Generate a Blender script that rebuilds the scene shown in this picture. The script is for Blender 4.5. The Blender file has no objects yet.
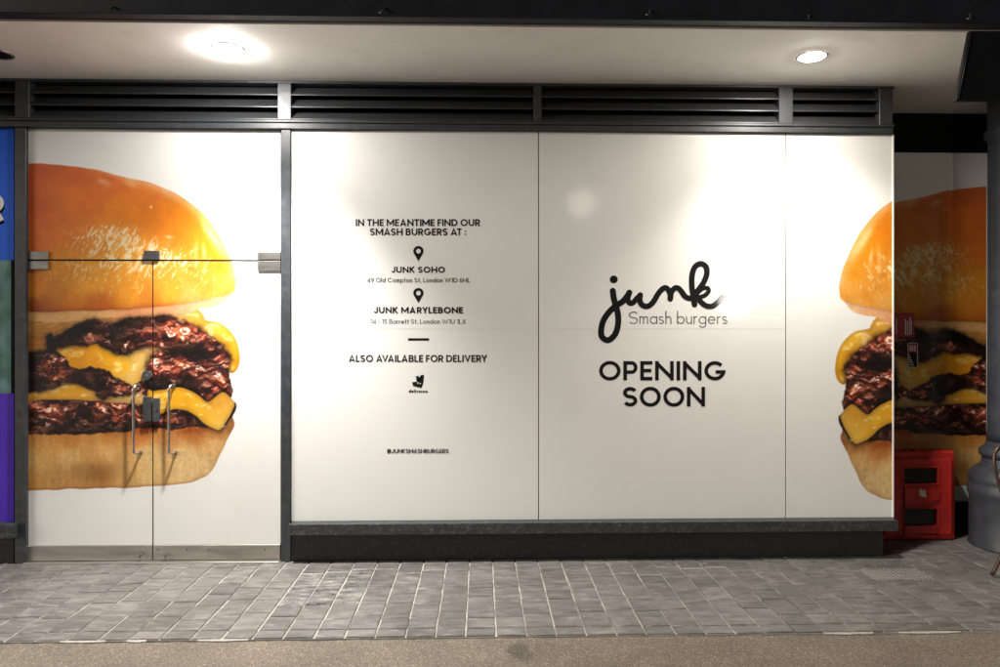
import bpy, bmesh, math, random
import numpy as np
from mathutils import Vector, Matrix

random.seed(7)
RNG = np.random.default_rng(11)
C = bpy.context.scene.collection
scene = bpy.context.scene

# ------------------------------------------------------------------ camera
FPX = 722.22                      # focal length in photo pixels (26 mm on 36 mm)
CAM = Vector((0.0, -5.157, 1.614))
YAW = math.radians(1.5)
cd = bpy.data.cameras.new('camera'); cam = bpy.data.objects.new('camera', cd)
cd.lens = 26.0; cd.sensor_width = 36.0; cd.clip_start = 0.05; cd.clip_end = 400
cam.location = CAM; cam.rotation_euler = (math.radians(90), 0, -YAW)
C.objects.link(cam); scene.camera = cam

# ------------------------------------------------------------------ night sky and faint street light
SUN_EL, SUN_AZ = 12.0, 244.0      # faint broad light from over the street
w = bpy.data.worlds.new('World'); scene.world = w; w.use_nodes = True
nt = w.node_tree; bg = nt.nodes['Background']
sky = nt.nodes.new('ShaderNodeTexSky'); sky.sky_type = 'NISHITA'; sky.sun_disc = False
sky.sun_elevation = math.radians(SUN_EL); sky.sun_rotation = math.radians(SUN_AZ)
nt.links.new(sky.outputs['Color'], bg.inputs['Color'])
bg.inputs['Strength'].default_value = 0.0025
sd = bpy.data.lights.new('sun', 'SUN'); sd.energy = 1.9; sd.angle = math.radians(26); sd.color = (1.0, 0.94, 0.86)
sun = bpy.data.objects.new('sun', sd); C.objects.link(sun)
sun.rotation_euler = (math.radians(90 - SUN_EL), 0, math.radians(180 - SUN_AZ))

scene.view_settings.view_transform = 'Standard'; scene.view_settings.look = 'None'
scene.view_settings.exposure = 0.12; scene.view_settings.gamma = 1.0
scene.view_settings.use_curve_mapping = False

LAMPS = {'left': dict(spot=760.0, size=100, blend=1.0, lens=500.0, drop=0.033), 'right': dict(spot=200.0, size=120, blend=0.8, lens=430.0, drop=0.018)}

# ------------------------------------------------------------------ photo pixel -> place on a wall plane (survey of the place)
SY, CY_ = math.sin(YAW), math.cos(YAW)
def at(x, y, Y=0.0):
    a = (x - 500.0) / FPX; b = (333.5 - y) / FPX
    dx, dy, dz = SY + a * CY_, CY_ - a * SY, b
    t = (Y - CAM.y) / dy
    return Vector((CAM.x + dx * t, Y, CAM.z + dz * t))
def project(X, Y, Z):
    rx, ry, rz = X - CAM.x, Y - CAM.y, Z - CAM.z
    f = rx * SY + ry * CY_; r = rx * CY_ - ry * SY
    return 500.0 + FPX * r / f, 333.5 - FPX * rz / f
def on_floor(x, y):
    a = (x - 500.0) / FPX; b = (333.5 - y) / FPX
    dx, dy, dz = SY + a * CY_, CY_ - a * SY, b
    t = -CAM.z / dz
    return Vector((dx * t, CAM.y + dy * t, 0))
def fx(x, Y=0.0): return at(x, 333, Y).x
def fz(y, x=480, Y=0.0): return at(x, y, Y).z

# ------------------------------------------------------------------ helpers
def link(o, parent=None):
    C.objects.link(o)
    if parent is not None:
        o.parent = parent
        o.matrix_parent_inverse = Matrix.Translation(-parent.matrix_world_loc) if hasattr(parent, 'matrix_world_loc') else Matrix.Identity(4)
    return o
def tag(o, label, cat=None, group=None, kind=None):
    if label: o['label'] = label
    if cat: o['category'] = cat
    if group: o['group'] = group
    if kind: o['kind'] = kind
    return o
def mesh_obj(name, me, m, parent=None):
    o = bpy.data.objects.new(name, me)
    if m is not None and not me.materials: me.materials.append(m)
    C.objects.link(o)
    if parent is not None:
        o.parent = parent
        if parent.type == 'EMPTY' or parent.parent is None or True:
            loc = parent.location.copy()
            p = parent.parent
            while p is not None:
                loc += p.location; p = p.parent
            o.location = -loc if not o.get('_l') else o.location
    return o
def bm_obj(name, bm, m, parent=None, smooth=False):
    me = bpy.data.meshes.new(name)
    bmesh.ops.recalc_face_normals(bm, faces=bm.faces)
    bm.to_mesh(me); bm.free()
    if smooth:
        for p in me.polygons: p.use_smooth = True
    return mesh_obj(name, me, m, parent)
def empty(name, loc, label, cat, group=None):
    o = bpy.data.objects.new(name, None); o.empty_display_size = 0.1
    o.location = loc; C.objects.link(o)
    return tag(o, label, cat, group)
def add_box(bm, x0, x1, y0, y1, z0, z1, bevel=0.0, seg=1):
    vs = [bm.verts.new(p) for p in ((x0,y0,z0),(x1,y0,z0),(x1,y1,z0),(x0,y1,z0),(x0,y0,z1),(x1,y0,z1),(x1,y1,z1),(x0,y1,z1))]
    fs = [bm.faces.new([vs[i] for i in q]) for q in ((0,3,2,1),(4,5,6,7),(0,1,5,4),(1,2,6,5),(2,3,7,6),(3,0,4,7))]
    if bevel > 0:
        es = list({e for f in fs for e in f.edges})
        bmesh.ops.bevel(bm, geom=es, offset=bevel, segments=seg, affect='EDGES', profile=0.5)
    return vs
def box(name, x0, x1, y0, y1, z0, z1, m, parent=None, bevel=0.002, seg=1):
    bm = bmesh.new(); add_box(bm, min(x0,x1), max(x0,x1), min(y0,y1), max(y0,y1), min(z0,z1), max(z0,z1), bevel, seg)
    return bm_obj(name, bm, m, parent)
def add_tube(bm, pts, rad, n=12, cap=True):
    pts = [Vector(p) for p in pts]; rings = []
    rads = rad if isinstance(rad, (list, tuple)) else [rad] * len(pts)
    prev = None
    for i, p in enumerate(pts):
        d = (pts[min(i+1, len(pts)-1)] - pts[max(i-1, 0)]).normalized()
        if prev is None:
            a = Vector((1,0,0)) if abs(d.x) < 0.8 else Vector((0,1,0))
            u = d.cross(a).normalized()
        else:
            u = (prev - d * prev.dot(d)).normalized()
        prev = u; v = d.cross(u)
        rings.append([bm.verts.new(p + (u * math.cos(2*math.pi*k/n) + v * math.sin(2*math.pi*k/n)) * rads[i]) for k in range(n)])
    for a, b in zip(rings, rings[1:]):
        for k in range(n): bm.faces.new((a[k], a[(k+1) % n], b[(k+1) % n], b[k]))
    if cap: bm.faces.new(rings[0][::-1]); bm.faces.new(rings[-1])
def tube(name, pts, rad, m, parent=None, n=12):
    bm = bmesh.new(); add_tube(bm, pts, rad, n); return bm_obj(name, bm, m, parent, True)
def lathe_bm(prof, n=48, center=(0,0,0)):
    bm = bmesh.new(); rings = []
    for r, z in prof:
        rings.append([bm.verts.new((center[0] + r*math.cos(2*math.pi*k/n), center[1] + r*math.sin(2*math.pi*k/n), center[2] + z)) for k in range(n)])
    for a, b in zip(rings, rings[1:]):
        for k in range(n): bm.faces.new((a[k], a[(k+1) % n], b[(k+1) % n], b[k]))
    bm.faces.new(rings[0][::-1]); bm.faces.new(rings[-1])
    return bm
def catmull(pts, closed=False, sub=8):
    P = [np.array(p, float) for p in pts]; n = len(P); out = []
    rng = range(n) if closed else range(n - 1)
    for i in rng:
        if closed: p0, p1, p2, p3 = P[i-1], P[i], P[(i+1) % n], P[(i+2) % n]
        else: p0, p1, p2, p3 = P[max(i-1,0)], P[i], P[i+1], P[min(i+2,n-1)]
        for k in range(sub):
            t = k / sub
            out.append(0.5*((2*p1) + (-p0+p2)*t + (2*p0-5*p1+4*p2-p3)*t*t + (-p0+3*p1-3*p2+p3)*t**3))
    if not closed: out.append(P[-1])
    return out

# ------------------------------------------------------------------ materials
def lin(c): return tuple((v/12.92 if v <= 0.04045 else ((v+0.055)/1.055)**2.4) for v in c)
def material(name, col, rough=0.5, metal=0.0, var=0.12, scale=8.0, bump=0.0, bscale=200.0, coat=0.0, coat_rough=0.1,
             dirt=None, dirt_scale=3.0, dirt_amt=0.5, rvar=0.12, spec=0.5, stretch=(1,1,1), objvar=0.0):
    m = bpy.data.materials.new(name); m.use_nodes = True
    t = m.node_tree; b = t.nodes['Principled BSDF']; L = t.links.new; N = t.nodes.new
    b.inputs['Metallic'].default_value = metal; b.inputs['Specular IOR Level'].default_value = spec
    b.inputs['Coat Weight'].default_value = coat; b.inputs['Coat Roughness'].default_value = coat_rough
    tc = N('ShaderNodeNewGeometry'); mp = N('ShaderNodeMapping'); mp.inputs['Scale'].default_value = stretch
    L(tc.outputs['Position'], mp.inputs['Vector'])
    nz = N('ShaderNodeTexNoise'); nz.inputs['Scale'].default_value = scale; nz.inputs['Detail'].default_value = 6
    L(mp.outputs['Vector'], nz.inputs['Vector'])
    mr = N('ShaderNodeMapRange'); mr.inputs['From Min'].default_value = 0.25; mr.inputs['From Max'].default_value = 0.75
    mr.inputs['To Min'].default_value = 1 - var; mr.inputs['To Max'].default_value = 1 + var
    L(nz.outputs['Fac'], mr.inputs['Value'])
    mul = N('ShaderNodeVectorMath'); mul.operation = 'SCALE'; mul.inputs[0].default_value = col[:3]
    fac = mr.outputs['Result']
    if objvar > 0:
        oi = N('ShaderNodeObjectInfo'); m2 = N('ShaderNodeMapRange')
        m2.inputs['To Min'].default_value = 1 - objvar; m2.inputs['To Max'].default_value = 1 + objvar
        L(oi.outputs['Random'], m2.inputs['Value'])
        mm = N('ShaderNodeMath'); mm.operation = 'MULTIPLY'; L(fac, mm.inputs[0]); L(m2.outputs['Result'], mm.inputs[1]); fac = mm.outputs[0]
    L(fac, mul.inputs['Scale']); out = mul.outputs[0]
    if dirt is not None:
        n2 = N('ShaderNodeTexNoise'); n2.inputs['Scale'].default_value = dirt_scale; n2.inputs['Detail'].default_value = 9
        n2.inputs['Roughness'].default_value = 0.7
        L(mp.outputs['Vector'], n2.inputs['Vector'])
        r2 = N('ShaderNodeMapRange'); r2.inputs['From Min'].default_value = 0.52; r2.inputs['From Max'].default_value = 0.72
        r2.inputs['To Max'].default_value = dirt_amt
        L(n2.outputs['Fac'], r2.inputs['Value'])
        mx = N('ShaderNodeMix'); mx.data_type = 'RGBA'; mx.inputs['B'].default_value = (*dirt, 1)
        L(r2.outputs['Result'], mx.inputs['Factor']); L(out, mx.inputs['A']); out = mx.outputs['Result']
    L(out, b.inputs['Base Color'])
    rr = N('ShaderNodeMapRange'); rr.inputs['To Min'].default_value = max(0.03, rough - rvar); rr.inputs['To Max'].default_value = min(1, rough + rvar)
    L(nz.outputs['Fac'], rr.inputs['Value']); L(rr.outputs['Result'], b.inputs['Roughness'])
    if bump > 0:
        n3 = N('ShaderNodeTexNoise'); n3.inputs['Scale'].default_value = bscale; n3.inputs['Detail'].default_value = 4
        L(mp.outputs['Vector'], n3.inputs['Vector'])
        bp = N('ShaderNodeBump'); bp.inputs['Strength'].default_value = bump; bp.inputs['Distance'].default_value = 0.004
        L(n3.outputs['Fac'], bp.inputs['Height']); L(bp.outputs['Normal'], b.inputs['Normal'])
    return m
def emitter(name, col, strength):
    m = bpy.data.materials.new(name); m.use_nodes = True
    b = m.node_tree.nodes['Principled BSDF']
    b.inputs['Base Color'].default_value = (*col, 1); b.inputs['Emission Color'].default_value = (*col, 1)
    b.inputs['Emission Strength'].default_value = strength
    return m

PANEL_WHITE = (0.76, 0.745, 0.705)
M = {}
M['panel'] = material('white_vinyl', PANEL_WHITE, 0.5, var=0.02, scale=1.5, coat=0.6, coat_rough=0.075, spec=0.3, rvar=0.05, bump=0.06, bscale=3.5, dirt=(0.70,0.67,0.62), dirt_scale=1.6, dirt_amt=0.35)
M['dark'] = material('charcoal_powder_coat', (0.035, 0.038, 0.043), 0.42, var=0.2, scale=30, bump=0.05, bscale=400, dirt=(0.12,0.115,0.11), dirt_scale=14, dirt_amt=0.35)
M['slat'] = material('louvre_metal', (0.048, 0.050, 0.054), 0.42, metal=0.3, var=0.15, scale=12, stretch=(0.2,1,1), dirt=(0.11,0.10,0.09), dirt_scale=10, dirt_amt=0.3)
M['black'] = material('black_recess', (0.006, 0.006, 0.007), 0.8, var=0.2, spec=0.12)
M['plinth'] = material('black_plinth', (0.010, 0.011, 0.012), 0.42, var=0.3, scale=20, dirt=(0.085,0.083,0.078), dirt_scale=28, dirt_amt=0.35, bump=0.04, bscale=120)
M['sill'] = material('charcoal_sill', (0.030, 0.033, 0.036), 0.45, var=0.25, scale=20, dirt=(0.20,0.195,0.18), dirt_scale=40, dirt_amt=0.55, bump=0.06, bscale=160)
M['beam'] = material('painted_steel_beam', (0.011, 0.0115, 0.016), 0.55, var=0.25, scale=6, spec=0.3, dirt=(0.03,0.03,0.03), dirt_scale=5, dirt_amt=0.3, bump=0.04, bscale=60)
M['soffit'] = material('soffit_paint', (0.84, 0.805, 0.765), 0.75, var=0.035, scale=2.2, bump=0.05, bscale=25, dirt=(0.5,0.44,0.38), dirt_scale=2.0, dirt_amt=0.25)
M['steel'] = material('brushed_steel', (0.50, 0.48, 0.45), 0.32, metal=1.0, var=0.08, scale=40, stretch=(0.1,1,1), rvar=0.08)
M['rail'] = material('worn_aluminium_rail', (0.42, 0.39, 0.35), 0.45, metal=0.85, var=0.12, scale=25, stretch=(0.15,1,1), dirt=(0.22,0.19,0.16), dirt_scale=10, dirt_amt=0.5)
M['fitting'] = material('patch_fitting_steel', (0.33, 0.31, 0.285), 0.38, metal=0.9, var=0.1, scale=30, stretch=(0.2,1,1))
M['darkmetal'] = material('dark_lock_metal', (0.10, 0.10, 0.105), 0.4, metal=0.6, var=0.15, scale=40)
M['ink'] = material('black_vinyl_lettering', (0.006, 0.006, 0.007), 0.5, var=0.1, coat=0.5, coat_rough=0.05, spec=0.2)
M['greyink'] = material('grey_vinyl_lettering', (0.07, 0.068, 0.07), 0.4, var=0.1, coat=0.3, coat_rough=0.12)
M['white'] = material('white_print', (0.75, 0.73, 0.70), 0.5, var=0.03)
M['blue'] = material('blue_poster', (0.018, 0.11, 0.66), 0.4, var=0.06, scale=3, coat=0.1, coat_rough=0.05, spec=0.2)
M['purple'] = material('purple_poster', (0.09, 0.033, 0.46), 0.4, var=0.06, scale=3, coat=0.1, coat_rough=0.05, spec=0.2)
M['greenphoto'] = material('green_photo_poster', (0.11, 0.20, 0.19), 0.4, var=0.6, scale=7, dirt=(0.08,0.34,0.10), dirt_scale=6, dirt_amt=0.7, coat=0.1, coat_rough=0.05, spec=0.2)
M['red'] = material('red_moulded_plastic', (0.46, 0.018, 0.014), 0.38, var=0.12, scale=8, dirt=(0.22,0.02,0.018), dirt_scale=12, dirt_amt=0.5, bump=0.04, bscale=150)
M['redsticker'] = material('red_sticker', (0.36, 0.02, 0.02), 0.45, var=0.05)
M['window_dark'] = material('smoked_window', (0.008, 0.006, 0.006), 0.2, var=0.2)
M['iron'] = material('painted_cast_iron', (0.030, 0.033, 0.040), 0.5, var=0.22, scale=10, bump=0.10, bscale=90, dirt=(0.09,0.095,0.10), dirt_scale=8, dirt_amt=0.35)
M['bronze'] = material('brown_chair_metal', (0.070, 0.038, 0.024), 0.35, metal=0.35, var=0.2, scale=30)
M['wood'] = material('brown_chair_seat', (0.10, 0.055, 0.03), 0.5, var=0.3, scale=14, stretch=(1,8,1))
M['mortar'] = material('mortar', (0.40, 0.37, 0.33), 0.9, var=0.25, scale=20, bump=0.2, bscale=250, dirt=(0.15,0.135,0.12), dirt_scale=4, dirt_amt=0.7)
M['stud'] = material('gritty_stud', (0.27, 0.25, 0.225), 0.8, var=0.3, scale=60)
M['wall'] = material('dark_rendered_wall', (0.03, 0.03, 0.033), 0.8, var=0.2)
M['hook'] = material('galvanised_hook', (0.22, 0.22, 0.23), 0.4, metal=0.8, var=0.15, scale=40)

def paver_mat(name, col, light, dark, pits=0.0):
    m = bpy.data.materials.new(name); m.use_nodes = True
    t = m.node_tree; b = t.nodes['Principled BSDF']; L = t.links.new; N = t.nodes.new
    geo = N('ShaderNodeNewGeometry'); oi = N('ShaderNodeObjectInfo')
    off = N('ShaderNodeVectorMath'); off.operation = 'MULTIPLY_ADD'; off.inputs[1].default_value = (1,1,1)
    L(geo.outputs['Position'], off.inputs[0])
    sc = N('ShaderNodeVectorMath'); sc.operation = 'SCALE'; sc.inputs[0].default_value = (7.3, 3.1, 5.7)
    L(oi.outputs['Random'], sc.inputs['Scale']); L(sc.outputs[0], off.inputs[2])
    mp = N('ShaderNodeMapping'); mp.inputs['Scale'].default_value = (0.55, 1.6, 1); L(off.outputs[0], mp.inputs['Vector'])
    n1 = N('ShaderNodeTexNoise'); n1.inputs['Scale'].default_value = 14; n1.inputs['Detail'].default_value = 8; n1.inputs['Roughness'].default_value = 0.65
    L(mp.outputs[0], n1.inputs['Vector'])
    ramp = N('ShaderNodeValToRGB'); e = ramp.color_ramp.elements
    e[0].position = 0.28; e[0].color = (*dark, 1); e[1].position = 0.75; e[1].color = (*light, 1)
    md = ramp.color_ramp.elements.new(0.5); md.color = (*col, 1)
    L(n1.outputs['Fac'], ramp.inputs['Fac'])
    # broad worn/dusty areas across many stones (world position)
    n2 = N('ShaderNodeTexNoise'); n2.inputs['Scale'].default_value = 1.7; n2.inputs['Detail'].default_value = 5; L(geo.outputs['Position'], n2.inputs['Vector'])
    r2 = N('ShaderNodeMapRange'); r2.inputs['From Min'].default_value = 0.3; r2.inputs['From Max'].default_value = 0.7; r2.inputs['To Min'].default_value = 0.78; r2.inputs['To Max'].default_value = 1.22
    L(n2.outputs['Fac'], r2.inputs['Value'])
    r3 = N('ShaderNodeMapRange'); r3.inputs['To Min'].default_value = 0.86; r3.inputs['To Max'].default_value = 1.14; L(oi.outputs['Random'], r3.inputs['Value'])
    mm = N('ShaderNodeMath'); mm.operation = 'MULTIPLY'; L(r2.outputs[0], mm.inputs[0]); L(r3.outputs[0], mm.inputs[1])
    n4 = N('ShaderNodeTexNoise'); n4.inputs['Scale'].default_value = 210; n4.inputs['Detail'].default_value = 3; L(geo.outputs['Position'], n4.inputs['Vector'])
    r4 = N('ShaderNodeMapRange'); r4.inputs['From Min'].default_value = 0.3; r4.inputs['From Max'].default_value = 0.7; r4.inputs['To Min'].default_value = 0.62; r4.inputs['To Max'].default_value = 1.38; L(n4.outputs['Fac'], r4.inputs['Value'])
    m5 = N('ShaderNodeMath'); m5.operation = 'MULTIPLY'; L(mm.outputs[0], m5.inputs[0]); L(r4.outputs[0], m5.inputs[1])
    fin = N('ShaderNodeVectorMath'); fin.operation = 'SCALE'; L(ramp.outputs['Color'], fin.inputs[0]); L(m5.outputs[0], fin.inputs['Scale'])
    # pale scuffs and dark spots with shapes of their own
    mq = N('ShaderNodeMapping'); mq.inputs['Scale'].default_value = (0.45, 1.3, 1); L(geo.outputs['Position'], mq.inputs['Vector'])
    n6 = N('ShaderNodeTexNoise'); n6.inputs['Scale'].default_value = 16; n6.inputs['Detail'].default_value = 7; n6.inputs['Roughness'].default_value = 0.75; L(mq.outputs[0], n6.inputs['Vector'])
    r6 = N('ShaderNodeMapRange'); r6.inputs['From Min'].default_value = 0.57; r6.inputs['From Max'].default_value = 0.70; r6.inputs['To Max'].default_value = 0.55; L(n6.outputs['Fac'], r6.inputs['Value'])
    x6 = N('ShaderNodeMix'); x6.data_type = 'RGBA'; x6.inputs['B'].default_value = (0.42, 0.40, 0.375, 1); L(r6.outputs[0], x6.inputs['Factor']); L(fin.outputs[0], x6.inputs['A'])
    n7 = N('ShaderNodeTexNoise'); n7.inputs['Scale'].default_value = 7; n7.inputs['Detail'].default_value = 8; n7.inputs['Roughness'].default_value = 0.7; L(geo.outputs['Position'], n7.inputs['Vector'])
    r7 = N('ShaderNodeMapRange'); r7.inputs['From Min'].default_value = 0.60; r7.inputs['From Max'].default_value = 0.70; r7.inputs['To Max'].default_value = 0.6; L(n7.outputs['Fac'], r7.inputs['Value'])
    x7 = N('ShaderNodeMix'); x7.data_type = 'RGBA'; x7.inputs['B'].default_value = (0.07, 0.064, 0.058, 1); L(r7.outputs[0], x7.inputs['Factor']); L(x6.outputs['Result'], x7.inputs['A'])
    L(x7.outputs['Result'], b.inputs['Base Color'])
    rr = N('ShaderNodeMapRange'); rr.inputs['To Min'].default_value = 0.26; rr.inputs['To Max'].default_value = 0.62; L(n1.outputs['Fac'], rr.inputs['Value']); L(rr.outputs[0], b.inputs['Roughness'])
    n3 = N('ShaderNodeTexNoise'); n3.inputs['Scale'].default_value = 45 if pits else 60; n3.inputs['Detail'].default_value = 6; L(off.outputs[0], n3.inputs['Vector'])
    bp = N('ShaderNodeBump'); bp.inputs['Strength'].default_value = 1.0 if pits else 0.45; bp.inputs['Distance'].default_value = 0.012 if pits else 0.006
    L(n3.outputs['Fac'], bp.inputs['Height']); L(bp.outputs['Normal'], b.inputs['Normal'])
    return m
M['paver'] = paver_mat('grey_stone_paver', (0.150, 0.137, 0.125), (0.235, 0.218, 0.203), (0.088, 0.079, 0.071))
M['paver_pitted'] = paver_mat('pitted_stone_paver', (0.16, 0.15, 0.14), (0.40, 0.37, 0.33), (0.05, 0.047, 0.045), 1.0)

def asphalt_mat():
    m = bpy.data.materials.new('asphalt'); m.use_nodes = True
    t = m.node_tree; b = t.nodes['Principled BSDF']; L = t.links.new; N = t.nodes.new
    geo = N('ShaderNodeNewGeometry')
    v = N('ShaderNodeTexVoronoi'); v.inputs['Scale'].default_value = 180; L(geo.outputs['Position'], v.inputs['Vector'])
    sep = N('ShaderNodeSeparateColor'); L(v.outputs['Color'], sep.inputs[0])
    ramp = N('ShaderNodeValToRGB'); e = ramp.color_ramp.elements
    e[0].position = 0.0; e[0].color = (0.105, 0.085, 0.063, 1); e[1].position = 1.0; e[1].color = (0.36, 0.302, 0.235, 1)
    k = ramp.color_ramp.elements.new(0.55); k.color = (0.155, 0.125, 0.092, 1)
    k = ramp.color_ramp.elements.new(0.85); k.color = (0.200, 0.163, 0.122, 1)
    L(sep.outputs[0], ramp.inputs['Fac'])
    n2 = N('ShaderNodeTexNoise'); n2.inputs['Scale'].default_value = 2.2; n2.inputs['Detail'].default_value = 6; L(geo.outputs['Position'], n2.inputs['Vector'])
    r2 = N('ShaderNodeMapRange'); r2.inputs['From Min'].default_value = 0.3; r2.inputs['From Max'].default_value = 0.7; r2.inputs['To Min'].default_value = 0.82; r2.inputs['To Max'].default_value = 1.15; L(n2.outputs['Fac'], r2.inputs['Value'])
    # one dark spilt stain with its own outline
    st = at_stain
    d = N('ShaderNodeVectorMath'); d.operation = 'SUBTRACT'; L(geo.outputs['Position'], d.inputs[0]); d.inputs[1].default_value = st
    n5 = N('ShaderNodeTexNoise'); n5.inputs['Scale'].default_value = 9; n5.inputs['Detail'].default_value = 5; L(geo.outputs['Position'], n5.inputs['Vector'])
    mp = N('ShaderNodeMapping'); mp.inputs['Scale'].default_value = (9.0, 3.6, 0); mp.inputs['Rotation'].default_value = (0, 0, 0.5); L(d.outputs[0], mp.inputs['Vector'])
    ln = N('ShaderNodeVectorMath'); ln.operation = 'LENGTH'; L(mp.outputs[0], ln.inputs[0])
    ad = N('ShaderNodeMath'); ad.operation = 'MULTIPLY_ADD'; L(n5.outputs['Fac'], ad.inputs[0]); ad.inputs[1].default_value = 1.3; L(ln.outputs['Value'], ad.inputs[2])
    r5 = N('ShaderNodeMapRange'); r5.inputs['From Min'].default_value = 1.0; r5.inputs['From Max'].default_value = 1.25; r5.inputs['To Min'].default_value = 0.6; r5.inputs['To Max'].default_value = 1.0; L(ad.outputs[0], r5.inputs['Value'])
    mm = N('ShaderNodeMath'); mm.operation = 'MULTIPLY'; L(r2.outputs[0], mm.inputs[0]); L(r5.outputs[0], mm.inputs[1])
    fin = N('ShaderNodeVectorMath'); fin.operation = 'SCALE'; L(ramp.outputs['Color'], fin.inputs[0]); L(mm.outputs[0], fin.inputs['Scale'])
    L(fin.outputs[0], b.inputs['Base Color']); b.inputs['Roughness'].default_value = 0.8
    bp = N('ShaderNodeBump'); bp.inputs['Strength'].default_value = 0.8; bp.inputs['Distance'].default_value = 0.004
    L(v.outputs['Distance'], bp.inputs['Height']); bp.invert = True; L(bp.outputs['Normal'], b.inputs['Normal'])
    return m
at_stain = tuple(on_floor(520, 648))
M['asphalt'] = asphalt_mat()

def print_mat():
    m = bpy.data.materials.new('printed_vinyl'); m.use_nodes = True
    t = m.node_tree; b = t.nodes['Principled BSDF']
    a = t.nodes.new('ShaderNodeAttribute'); a.attribute_name = 'print'
    t.links.new(a.outputs['Color'], b.inputs['Base Color'])
    b.inputs['Roughness'].default_value = 0.5; b.inputs['Specular IOR Level'].default_value = 0.3; b.inputs['Coat Weight'].default_value = 0.6; b.inputs['Coat Roughness'].default_value = 0.075
    return m
M['print'] = print_mat()

# ------------------------------------------------------------------ main levels of the shop front
Z_SOFFIT = fz(84, 450)
Z_HEAD = fz(131, 450)             # underside of header rail, top of panels
Z_HEAD_TOP = fz(122.5, 450)
Z_SILL = fz(520, 500)
Z_TRANSOM = fz(260, 150)
Z_RAIL = fz(545.5, 150)
X_CORNER = fx(893)
Y_REC = 0.60                      # depth of the recess on the right
Y_FRONT_SOFFIT = -0.97
Y_KERB = on_floor(500, 635.5).y
XL, XR = -7.0, 7.0

# ------------------------------------------------------------------ ground
bm = bmesh.new()
ne = 420; re_ = random.Random(5)
xs = [-60.0] + [XL + (XR-XL)*i/ne for i in range(ne+1)] + [60.0]
near = [bm.verts.new((x, -70, -0.012)) for x in xs]
mid_ = [bm.verts.new((x, Y_KERB-0.05, -0.012)) for x in xs]
drift = 0.0; edge = []
for x in xs:
    drift = 0.85*drift + re_.uniform(-0.0022, 0.0022)
    edge.append(bm.verts.new((x, Y_KERB - 0.008 + drift + re_.uniform(-0.0025, 0.0025), -0.012 + re_.uniform(-0.001, 0.0012))))
for i in range(len(xs)-1):
    bm.faces.new((near[i], near[i+1], mid_[i+1], mid_[i])); bm.faces.new((mid_[i], mid_[i+1], edge[i+1], edge[i]))
road = bm_obj('road', bm, M['asphalt']); tag(road, None, kind='structure')
bm = bmesh.new()
g = [bm.verts.new(p) for p in ((XL,Y_KERB,-0.007),(XR,Y_KERB,-0.007),(XR,1.2,-0.007),(XL,1.2,-0.007))]
bm.faces.new(g)
g2 = [bm.verts.new(p) for p in ((XL,Y_KERB,-0.05),(XR,Y_KERB,-0.05))]
bm.faces.new((g[0], g2[0], g2[1], g[1]))
pavement = bm_obj('pavement', bm, M['mortar']); tag(pavement, None, kind='structure')

def paver_mesh(k):
    """unit slab 1 x 1, chamfered and slightly uneven; scaled per stone"""
    r = random.Random(100 + k)
    bm = bmesh.new()
    n = 4; c = 0.028
    def jit(a): return (r.random() - 0.5) * a
    top = []; 
    outer = []
    for (sx, sy) in ((-1,-1),(0,-1),(1,-1),(1,0),(1,1),(0,1),(-1,1),(-1,0)):
        outer.append(bm.verts.new((sx*0.5 + jit(0.02), sy*0.5 + jit(0.02), -0.006 + jit(0.002))))
    for v in outer:
        top.append(bm.verts.new((v.co.x*(1-2*c), v.co.y*(1-2*c), jit(0.0016))))
    low = [bm.verts.new((v.co.x, v.co.y, -0.04)) for v in outer]
    cen = bm.verts.new((0, 0, 0.0006 + jit(0.001)))
    for i in range(8):
        j = (i+1) % 8
        bm.faces.new((top[i], top[j], cen)); bm.faces.new((outer[i], outer[j], top[j], top[i])); bm.faces.new((low[i], low[j], outer[j], outer[i]))
    me = bpy.data.meshes.new('paver'); bmesh.ops.recalc_face_normals(bm, faces=bm.faces); bm.to_mesh(me); bm.free()
    return me
PM = [paver_mesh(k) for k in range(5)]; PMP = [paver_mesh(k + 20) for k in range(3)]
for me in PM: me.materials.append(M['paver'])
for me in PMP: me.materials.append(M['paver_pitted'])

P0 = on_floor(492.6, 563).x; PITCH = on_floor(515.6, 563).x - P0
stones = []
rr = random.Random(3)
ncol = int(7.0 / PITCH)
for ci in range(-ncol, ncol):
    xa, xb = P0 + ci*PITCH, P0 + (ci+1)*PITCH
    y_end = 0.02 if xb < X_CORNER - 0.02 else Y_REC + 0.02
    y = Y_KERB
    first = True
    while y < y_end - 0.02:
        if first: ln = 0.105 + rr.uniform(-0.003, 0.003); first = False; y1 = y + ln
        else:
            ln = rr.choice((0.145, 0.19, 0.205, 0.22, 0.245)); y1 = y + ln
            if y_end - y1 < 0.09: y1 = y_end
        stones.append((xa, xb, y, min(y1, y_end))); y = y1
def area(s):
    c = [project(s[0], s[2], 0), project(s[1], s[2], 0), project(s[1], s[3], 0), project(s[0], s[3], 0)]
    c = [(min(max(a, 0), 1000), min(max(b, 0), 667)) for a, b in c]
    return abs(sum(c[i][0]*c[(i+1)%4][1] - c[(i+1)%4][0]*c[i][1] for i in range(4))) / 2
stones.sort(key=area, reverse=True)
pitA = (on_floor(285, 604).x, on_floor(372, 577).x)
def is_pitted(s):
    px, py = project((s[0]+s[1])/2, (s[2]+s[3])/2, 0)
    return 288 < px < 372 and 572 < py < 606
def stone_matrix(s, r):
    gx, gy = 0.0075 + r.uniform(-0.0025, 0.0025), 0.0045 + r.uniform(0, 0.002)
    return ((s[0]+s[1])/2 + r.uniform(-0.0022, 0.0022), (s[2]+s[3])/2, r.uniform(-0.0015, 0.0015)), (s[1]-s[0]-gx, s[3]-s[2]-gy, 1), (r.uniform(-0.006, 0.006), r.uniform(-0.008, 0.008), r.uniform(-0.004, 0.004))
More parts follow.
